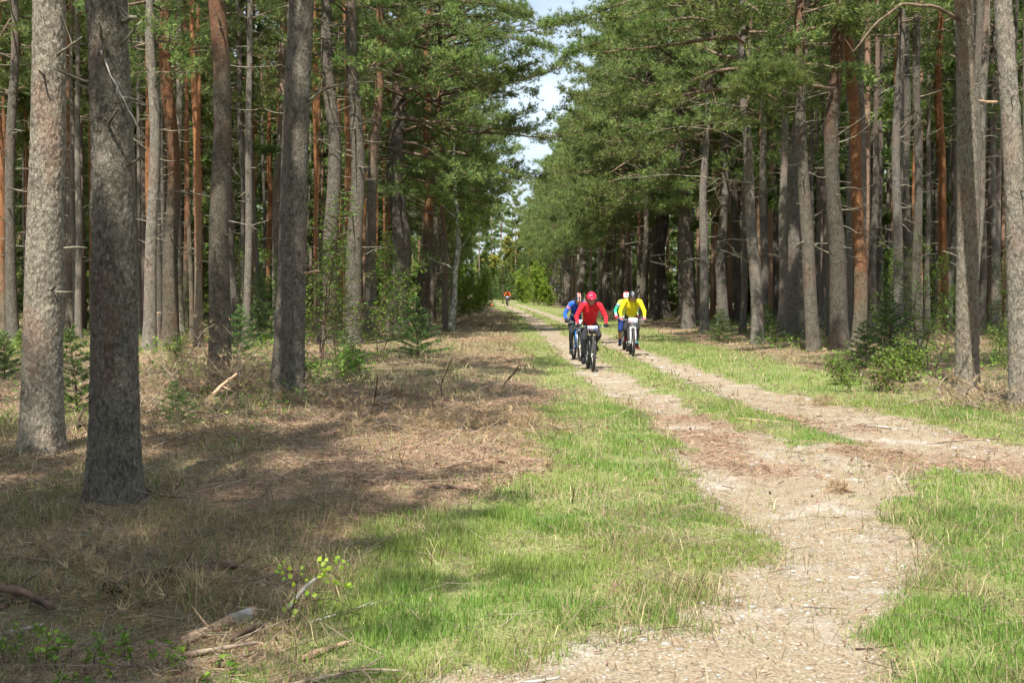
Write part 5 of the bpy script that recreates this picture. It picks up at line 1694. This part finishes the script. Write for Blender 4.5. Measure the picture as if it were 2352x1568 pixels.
def paint_yellow(C, P, names, par, hip, sh):
    tor = names == 'torso'
    C[tor & (np.abs(P[:, 0]) > .150) & (par < .6)] = (.03, .03, .03)
    C[tor & (np.abs(P[:, 0]) < .005) & (P[:, 1] < .1)] = (.25, .20, .02)
    C[(names == 'shin') & (par > .80)] = (.05, .32, .42)
    dg = tor & (np.abs(P[:, 0] - .085 - (1.36 - P[:, 2]) * .35) < .010) & (par > .7)
    C[dg] = (.05, .03, .03)
def paint_orange(C, P, names, par, hip, sh):
    fo = np.char.startswith(names, 'fore')
    C[fo & (np.abs(P[:, 0]) < .275) & (par > .35)] = (.75, .75, .78)
    C[fo & (par > .85)] = (.02, .025, .06)

x, y = spot(1360, 849)
bicycle(x, y + .57, R(1.5), 'black', 'black', 'black mountain bike with lime grip collars ridden by the red jacketed rider', (.205, .085, 0, '777'), .95)
rider(x, y + .57, R(1.5), 'rider in red jacket and red helmet, black tights, gripping the handlebar', dict(crank=.95, top=(.78, .022, .04), legs=(.030, .030, .035), glove=BLACK, cuff=(.03, .03, .03), shoe=(.018, .018, .02), helmet=('red', ((.72, .015, .06), (.05, .005, .01), (.7, .02, .05))),
      glasses=True, hem=.16, hemz=1.0, neck=(.7, .02, .035), extra=swoosh, pitch=R(10), hand=.30, bulk=1.07))
x, y = spot(1328, 826)
bicycle(x, y + .57, R(5), 'blue', 'grey', 'blue mountain bike behind the black one in the left rut', (.20, .165, 2, '480'), .75)
rider(x, y + .57, R(5), 'rider in blue patterned jacket and black helmet with orange stripe, head bowed', dict(crank=.75, top=(.025, .13, .62), legs=(.026, .030, .032), glove=(.02, .02, .022), shoe=(.03, .03, .032), accent=(.3, .3, .3), helmet=('blue', ((.02, .02, .022), (.008, .008, .008), (.75, .10, .05))),
      hem=.14, paint=paint_blue, pitch=R(34), hz=-.03, up=-.3, hand=.315, neck=(.02, .06, .3)))
x, y = spot(1456, 816)
bicycle(x, y + .57, R(-2), 'white', 'white', 'white mountain bike with plate 472 ridden by the yellow jacketed rider', (.225, .145, 3, '472'), 3.75)
rider(x, y + .57, R(-2), 'rider in bright yellow jacket and black helmet, red shoes, on white bike', dict(crank=3.75, top=(.85, .72, .02), legs=(.028, .028, .032), glove=(.62, .22, .26), cuff=(.7, .6, .6), shoe=(.55, .04, .05), sole=(.30, .03, .03), helmet=('dark', ((.018, .020, .024), (.004, .004, .005), (.02, .02, .02))),
      glasses=True, hair=(.22, .13, .06), hem=.20, paint=paint_yellow, pitch=R(8), hz=-.01, bulk=1.15, hand=.30, up=.3))
x, y = spot(1441, 803)
bicycle(x, y + .57, R(-1), 'white', 'grey', 'bicycle half hidden behind the white mountain bike', (.20, .165, 0, None), 2.2)
rider(x, y + .57, R(-1), 'rider in green and white jersey and white helmet with red, behind the yellow jacketed rider', dict(crank=2.2, top=(.62, .80, .14), legs=(.012, .035, .17), glove=(.66, .03, .07), cuff=(.7, .7, .7), shoe=(.02, .02, .025), accent=(.7, .7, .7), helmet=('white', ((.80, .80, .80), (.05, .03, .03), (.70, .03, .04))),
      hem=.12, paint=paint_green, pitch=R(16), hx=.0))
x, y = spot(1166, 702)
bicycle(x, y + .57, R(-3), 'dark', 'dark', 'dark red mountain bike far down the track', (.22, .16, 0, None), 1.2)
rider(x, y + .57, R(-3), 'distant rider in orange jacket and black helmet far down the track', dict(crank=1.2, top=(.80, .14, .02), legs=(.02, .022, .035), glove=(.015, .02, .05), shoe=(.3, .3, .3), helmet=('dark', ((.02, .02, .022), (.005, .005, .005), (.02, .02, .02))), voxel=.016, paint=paint_orange, pitch=R(20)))

# markers where the far track is taped off
def marker(x, y, col, label):
    t = empty('track_marker', (x, y, gz(x, y)))
    g = Geo(); g.tube(np.array([(0, 0, 0), (0, 0, .02), (0, 0, .03), (0, 0, .45), (0, 0, .5)]), [.2, .2, .14, .04, .03], 10)
    link('cone', g.mesh('cone', plain('marker orange', col, .6)), t)
    h = Geo(); h.tube(np.array([(0, 0, .22), (0, 0, .32)]), [.1, .075], 10); link('band', h.mesh('band', BM['ink']), t)
    tag(t, label, 'marker')
marker(-1.55, 132, (.75, .13, .04), 'orange cone just left of the far rider')
marker(-2.6, 135, (.62, .08, .04), 'red cone farther left of the far rider by the bush')
# ------------------------------------------------------------------ fallen wood and seedlings in the foreground
def fallen(pts, r0, r1, mat, label, twigs=0, name='fallen_branch', forks=(), sides=11, lift=0.0, rough=.12, end=None):
    """a stick lying through ground points given as view pixels (u, v, height)"""
    P = []
    for u, v, h in pts:
        x, y = on_ground(u, v, h)
        P.append((x, y, gz(x, y) + h + r0 * .6 + lift))
    P = np.array(P)
    base = P[0].copy()
    q = np.linspace(0, 1, max(8, len(pts) * 4))
    def smooth(P):
        Q = np.stack([np.interp(q, np.linspace(0, 1, len(P)), P[:, i]) for i in range(3)], -1)
        Q[1:-1] = (Q[:-2] + 2 * Q[1:-1] + Q[2:]) / 4
        return Q
    Q = smooth(P)
    t = empty(name, tuple(base))
    g = Geo()
    rad = np.linspace(r0, r1, len(Q)) * (1 + rng.normal(0, rough, len(Q)))
    g.tube(Q - base, rad, sides, m=0)
    if r0 > .02:                                       # thick wood: uneven section, splintered
        V = g.V[0]; V += rng.normal(0, r0 * .07, V.shape)
    if twigs:
        A, D = interp_path(Q, .15 + .85 * rng.random(twigs))
        E = A + unit(D * .8 + rng.normal(0, .5, (twigs, 3)) + np.array([0, 0, .25])) * ((.05 + .18 * rng.random((twigs, 1))) * min(1.5, r0 / .008))
        slivers(g, A - base, E - base, max(.0022, r1 * .5), 0)
    link('stem', g.mesh('stem', M[mat]), t)
    for f in forks:
        F = []
        for u, v, h in f[0]:
            x, y = on_ground(u, v, h); F.append((x, y, gz(x, y) + h + f[1] * .6))
        F = smooth(np.array(F))
        h = Geo(); h.tube(F - base, np.linspace(f[1], f[2], len(F)), 6)
        link('side_branch', h.mesh('side_branch', M[f[3] if len(f) > 3 else mat]), t)
    if end:
        h = Geo(); d = unit(Q[0] - Q[1])
        h.tube(np.array([Q[0] - d * end[1] - base, Q[0] + d * .004 - base, Q[0] + d * .03 - base]), [r0 * 1.06, r0 * 1.03, r0 * .35], 9)
        link('broken_end', h.mesh('broken_end', M[end[0]]), t)
    tag(t, label, 'branch', 'fallen wood on the ground')
    return t
fallen([(580, 1418, 0), (500, 1445, 0), (420, 1475, 0)], .036, .02, 'wood', 'peeled tan log with a bleached broken end, left of the birch seedling', 4, 'peeled_log', end=('pale', .16),
       forks=[([(600, 1440, 0), (560, 1450, .03), (525, 1470, 0)], .02, .012, 'twig')])
fallen([(250, 1370, 0), (300, 1350, 0), (380, 1335, .01), (450, 1318, 0), (545, 1312, 0)], .042, .022, 'redbark', 'flaky red barked log lying in shaded dry grass', 5, 'fallen_log', lift=.03,
       forks=[([(262, 1352, 0), (285, 1320, .06), (312, 1300, .10)], .02, .012)])
fallen([(-20, 1375, .05), (50, 1385, .02), (120, 1418, 0)], .026, .020, 'redbark', 'forked red barked branch at the lower left frame edge', 3, lift=.03, forks=[([(38, 1382, .02), (20, 1400, .01), (-20, 1418, 0)], .018, .014)])
fallen([(385, 1510, 0), (470, 1490, .01), (540, 1478, .02), (590, 1470, .02)], .014, .008, 'stick', 'grey stick lying below the peeled log', 2)
fallen([(690, 1506, 0), (745, 1488, .005), (805, 1470, .01)], .017, .010, 'wood', 'straight tan stick below the birch seedling', 0)
fallen([(655, 1568, 0), (740, 1552, .01), (830, 1532, .02), (930, 1530, .03)], .010, .005, 'stick', 'forked stick at the bottom edge left of the pale branch', 8, forks=[([(830, 1532, .02), (860, 1512, .05), (882, 1500, .06)], .005, .003), ([(832, 1533, .02), (858, 1555, 0), (865, 1565, 0)], .005, .003)])
fallen([(1080, 1568, 0), (1150, 1556, .01), (1210, 1545, .02), (1285, 1530, .03)], .013, .006, 'pale', 'bleached crooked branch at the bottom edge beside the track', 8, forks=[([(1210, 1545, .02), (1250, 1550, .02), (1290, 1566, 0)], .006, .003)])
fallen([(0, 1462, 0), (60, 1448, .01), (100, 1438, .01)], .012, .008, 'pale', 'short bleached stick at the left frame edge', 0)
fallen([(660, 1400, .03), (700, 1352, .06), (725, 1330, .08)], .012, .008, 'pale', 'bleached stick leaning behind the birch seedling', 0)
fallen([(700, 1432, 0), (790, 1405, .01), (880, 1378, .02)], .008, .004, 'pale', 'thin bleached stick right of the birch seedling', 2)
fallen([(150, 1020, 0), (175, 998, .05), (205, 1000, .04)], .03, .02, 'redbark', 'dark dead branch between the feet of the two nearest trunks', 4, forks=[([(178, 998, .05), (186, 975, .14), (190, 960, .2)], .018, .010)])
fallen([(322, 1135, .02), (360, 1152, .02), (440, 1160, .01)], .012, .006, 'twig', 'dark root like stick at the foot of the nearest trunk', 4)
fallen([(1150, 902, 0), (1165, 880, .12), (1185, 860, .3), (1192, 846, .42)], .018, .010, 'redbark', 'dark crooked stick poking up from the litter edge', 3, name='dead_sapling')
fallen([(1018, 945, 0), (1012, 900, .2), (1028, 862, .5), (1040, 835, .75)], .011, .005, 'redbark', 'thin bent dead sapling standing in the litter', 6, name='dead_sapling')
fallen([(848, 985, 0), (862, 930, .3), (868, 880, .6)], .012, .006, 'redbark', 'straight dead sapling standing on the left of the litter', 6, name='dead_sapling')
fallen([(300, 1250, .0), (245, 1260, .02), (235, 1285, 0)], .007, .004, 'pale', 'thin pale twig arching over shaded dry grass', 0)
fallen([(1690, 962, 0), (1760, 970, 0), (1850, 975, 0)], .02, .012, 'wood', 'reddish stick lying across the right rut', 0)
fallen([(1985, 972, 0), (2030, 975, .01), (2085, 980, 0)], .014, .01, 'pale', 'pale straight stick where the right rut meets the verge', 0)
fallen([(975, 1138, 0), (1035, 1136, .01), (1085, 1142, 0)], .02, .012, 'redbark', 'bark strip lying in the brown litter', 0)
fallen([(2060, 940, 0), (2100, 925, .03), (2160, 915, .02)], .02, .01, 'stick', 'broken stick in dry grass left of the tall lit verge pine', 5)
fallen([(470, 945, .05), (510, 905, .25), (545, 880, .4)], .03, .018, 'wood', 'peeled orange limb sticking out of the brush heap', 4, forks=[([(510, 905, .25), (530, 915, .2), (540, 925, .1)], .012, .008)])
fallen([(2130, 1010, 0), (2200, 1000, .01), (2300, 1003, 0)], .012, .008, 'stick', 'thin stick on the green verge near the right frame edge', 4)
fallen([(1890, 1212, 0), (1915, 1206, .0), (1960, 1203, 0)], .008, .006, 'wood', 'short orange stick lying in the near track', 0)
fallen([(1965, 1470, 0), (2010, 1474, 0), (2060, 1468, 0)], .006, .004, 'redbark', 'dark curled twig near the bottom of the track', 0)

def brush(u, v, n, span, h, label, k=1.0):
    """a heap of dead pine boughs with straw coloured needles"""
    x0, y0 = on_ground(u, v)
    t = empty('brush_heap', (x0, y0, gz(x0, y0)))
    r = random.Random(int(u))
    g, f = Geo(), Geo()
    for i in range(n):
        a = r.uniform(0, 6.28); rr = span * r.random() ** .6
        p = np.array([math.cos(a) * rr, math.sin(a) * rr * .6, r.uniform(0, h * .5) * (1 - rr / span * .6)])
        d = np.array([r.gauss(0, 1), r.gauss(0, 1), r.uniform(-.05, .55)])
        P = curve_path(p, d * np.array([1, 1, k]), r.uniform(.4, 1.3) * k, 6, .16, -.3, r)
        P[:, 2] = np.maximum(P[:, 2], .01)
        g.tube(P, np.linspace(.012, .004, len(P)) * k, 5, cap=False)
        A, D = interp_path(P, rng.random(14))
        E = A + unit(D * .6 + rng.normal(0, .6, (14, 3))) * (.08 + .25 * rng.random((14, 1))) * k
        E[:, 2] = np.maximum(E[:, 2], .005)
        slivers(g, A, E, .004 * k, 0)
        c = mixcol(len(E), (.30, .20, .10), (.55, .42, .25))
        needles(f, E, unit(E - A), 9, .10, .006, .55, c)
    tag(link('twigs', g.mesh('twigs', M['stick']), t), kind='stuff')
    if f.n: link('dead_needles', f.mesh('dead_needles', M['blade'], smooth=False, colour=True), t)
    tag(t, label, 'brush', 'heaps of dead boughs')
brush(430, 925, 46, 1.3, .55, 'tan heap of dead pine boughs right of the nearest trunk')
brush(585, 925, 34, 1.0, .6, 'dead boughs with straw coloured needles before the leaning grey pine')
brush(350, 985, 20, .8, .3, 'low scatter of dead boughs beside the nearest trunk')
brush(700, 960, 22, 1.0, .16, 'flattened dead boughs on the left part of the brown litter', .6)
brush(900, 1010, 22, 1.1, .10, 'flattened dead twigs in the middle of the brown litter', .5)
brush(1120, 1000, 18, .8, .10, 'flattened dead twigs at the verge side of the brown litter', .5)
brush(820, 930, 20, 1.2, .14, 'dead twigs at the shaded back of the brown litter', .6)
brush(480, 1040, 18, .8, .12, 'dead needled twigs right of the nearest trunk foot', .6)
brush(330, 1380, 14, .5, .05, 'thin dead twigs around the flaky red barked log', .4)
brush(1120, 748, 40, 1.9, 1.0, 'tangle of dead twigs on the left verge near the bright bush')
brush(1885, 925, 7, .3, .05, 'small tuft of fallen tan needles on the right verge', .4)
brush(2260, 935, 16, 1.1, .25, 'dry brush around the foot of the tall lit verge pine')
brush(150, 1300, 16, .6, .04, 'fallen dead twigs in shade at the left of the foreground', .4)
brush(1940, 1120, 3, .06, .01, 'straw coloured pine sprig lying in the near track', .22)

def seedling(u, v, label):
    """birch seedling whose leaves are big enough to pick out"""
    x, y = on_ground(u, v)
    t = empty('birch_seedling', (x, y, gz(x, y)))
    k = y / PXM
    g = Geo()
    segs = [[(0, 0), (12, 40), (22, 80), (20, 105)], [(20, 100), (40, 118), (62, 126), (75, 150)], [(20, 104), (24, 118), (-2, 132), (-18, 140)], [(22, 45), (60, 62), (110, 66), (150, 40)],
            [(40, 60), (60, 84), (70, 105)], [(66, 130), (100, 128), (125, 108)], [(62, 126), (90, 145), (118, 150)]]
    for i, s_ in enumerate(segs):
        P = np.array([(a * k, rng.normal(0, .012), b * k) for a, b in s_])
        q = np.linspace(0, 1, 9)
        P = np.stack([np.interp(q, np.linspace(0, 1, len(P)), P[:, j]) for j in range(3)], -1)
        g.tube(P, np.linspace(.0048 if i == 0 else .0028, .0018, 9), 5)
    link('stem', g.mesh('stem', M['redbark']), t)
    L = [(-22, 140), (-16, 132), (-6, 130), (6, 126), (-2, 116), (-12, 150), (12, 112), (20, 95), (30, 120), (35, 132), (42, 110), (70, 152), (78, 146), (84, 140), (90, 150), (96, 158), (74, 136), (82, 130),
         (92, 128), (104, 140), (112, 150), (118, 146), (126, 152), (132, 140), (138, 146), (122, 165), (72, 118), (80, 112), (88, 118), (96, 108), (104, 104), (114, 96), (122, 104), (128, 92), (140, 98), (146, 104), (152, 92),
         (44, 66), (56, 70), (10, 60), (2, 44), (-6, 30), (16, 22), (24, 34), (82, 62)]
    lm = []
    for q in range(4):
        f = Geo()
        w = .42 + .05 * q
        V = np.array([(0, 0, 0), (w * .7, 0.06, .28), (w, .10, .5), (w * .6, .05, .8), (0, -.05, 1.12), (-w * .6, .05, .8), (-w, .10, .5), (-w * .7, .06, .28), (0, -.04, .5)]) * .025
        f.add(V, T=[(0, 1, 8), (1, 2, 8), (2, 3, 8), (3, 4, 8), (4, 5, 8), (5, 6, 8), (6, 7, 8), (7, 0, 8)], col=(.24 + .05 * q, .42 + .03 * q, .04))
        lm.append(f.mesh('leaf', M['leaf'], colour=True))
    for i, (a, b) in enumerate(L):
        o = link('leaf', lm[i % 4], t, (a * k, rng.normal(0, .02), b * k), (0, 0, 0), (rnd.uniform(.75, 1.2),) * 3)
        o.rotation_mode = 'YXZ'; o.rotation_euler = (rnd.uniform(-1.1, .1), rnd.uniform(0, 6.28), rnd.uniform(-.7, .7))
    tag(t, label, 'seedling')
seedling(660, 1435, 'birch seedling with shiny light green leaves right of the peeled log')

def small_plant(u, v, n, h, size, label, seed):
    x, y = on_ground(u, v)
    t = empty('leafy_seedling', (x, y, gz(x, y)))
    r = random.Random(seed)
    g, f = Geo(), Geo()
    for i in range(n):
        P = curve_path((r.gauss(0, .07), r.gauss(0, .07), 0), (r.gauss(0, .3), r.gauss(0, .3), 1), h * r.uniform(.6, 1.1), 5, .12, 0, r)
        g.tube(P, np.linspace(.0025, .0012, 6), 4)
        q, d = interp_path(P, .35 + .65 * rng.random(11))
        leaves(f, q, size, mixcol(11, (.11, .22, .02), (.26, .36, .05)), droop=-.3)
    tag(link('stem', g.mesh('stem', M['twig']), t), kind='stuff'); link('foliage', f.mesh('foliage', M['leaf'], smooth=False, colour=True), t)
    tag(t, label, 'seedling', 'leafy seedlings at the lower left')
small_plant(40, 1500, 6, .14, .035, 'leafy seedling nearest the lower left corner', 1)
small_plant(140, 1520, 7, .15, .035, 'leafy seedling right of the one in the lower left corner', 2)
small_plant(270, 1505, 7, .17, .035, 'leafy seedling below the forked red barked branch', 3)
small_plant(400, 1525, 4, .2, .035, 'leafy seedling left of the grey stick', 4)
small_plant(520, 1540, 4, .10, .03, 'leafy seedling just below the grey stick', 5)
small_plant(215, 1555, 5, .12, .035, 'leafy seedling at the bottom edge', 6)

def stump():
    x, y = on_ground(360, 800)
    t = empty('tree_stump', (x, y, gz(x, y)))
    g = Geo(); th = np.arange(14) * 2 * math.pi / 14
    rings = []
    for z, r_ in ((-.1, .2), (.05, .17), (.4, .145), (.9, .14), (.96, .13)):
        rr = r_ * (1 + .06 * np.sin(3 * th) + .04 * np.sin(5 * th + 1))
        rings.append(np.stack([rr * np.cos(th), rr * np.sin(th), np.full(14, z) + (.03 * np.sin(2 * th) if z > .8 else 0)], -1))
    g.loft(rings)
    o = link('stem', g.mesh('stem', M['bark']), t); o.color = (.9, .6, .4, 1)
    h = Geo(); h.loft([np.stack([.128 * np.cos(th), .128 * np.sin(th), .965 + .03 * np.sin(2 * th)], -1), np.stack([.06 * np.cos(th), .06 * np.sin(th), np.full(14, .975)], -1)])
    link('cut_face', h.mesh('cut_face', M['wood']), t)
    tag(t, 'short sawn stump behind the pale brown pine', 'stump')
stump()
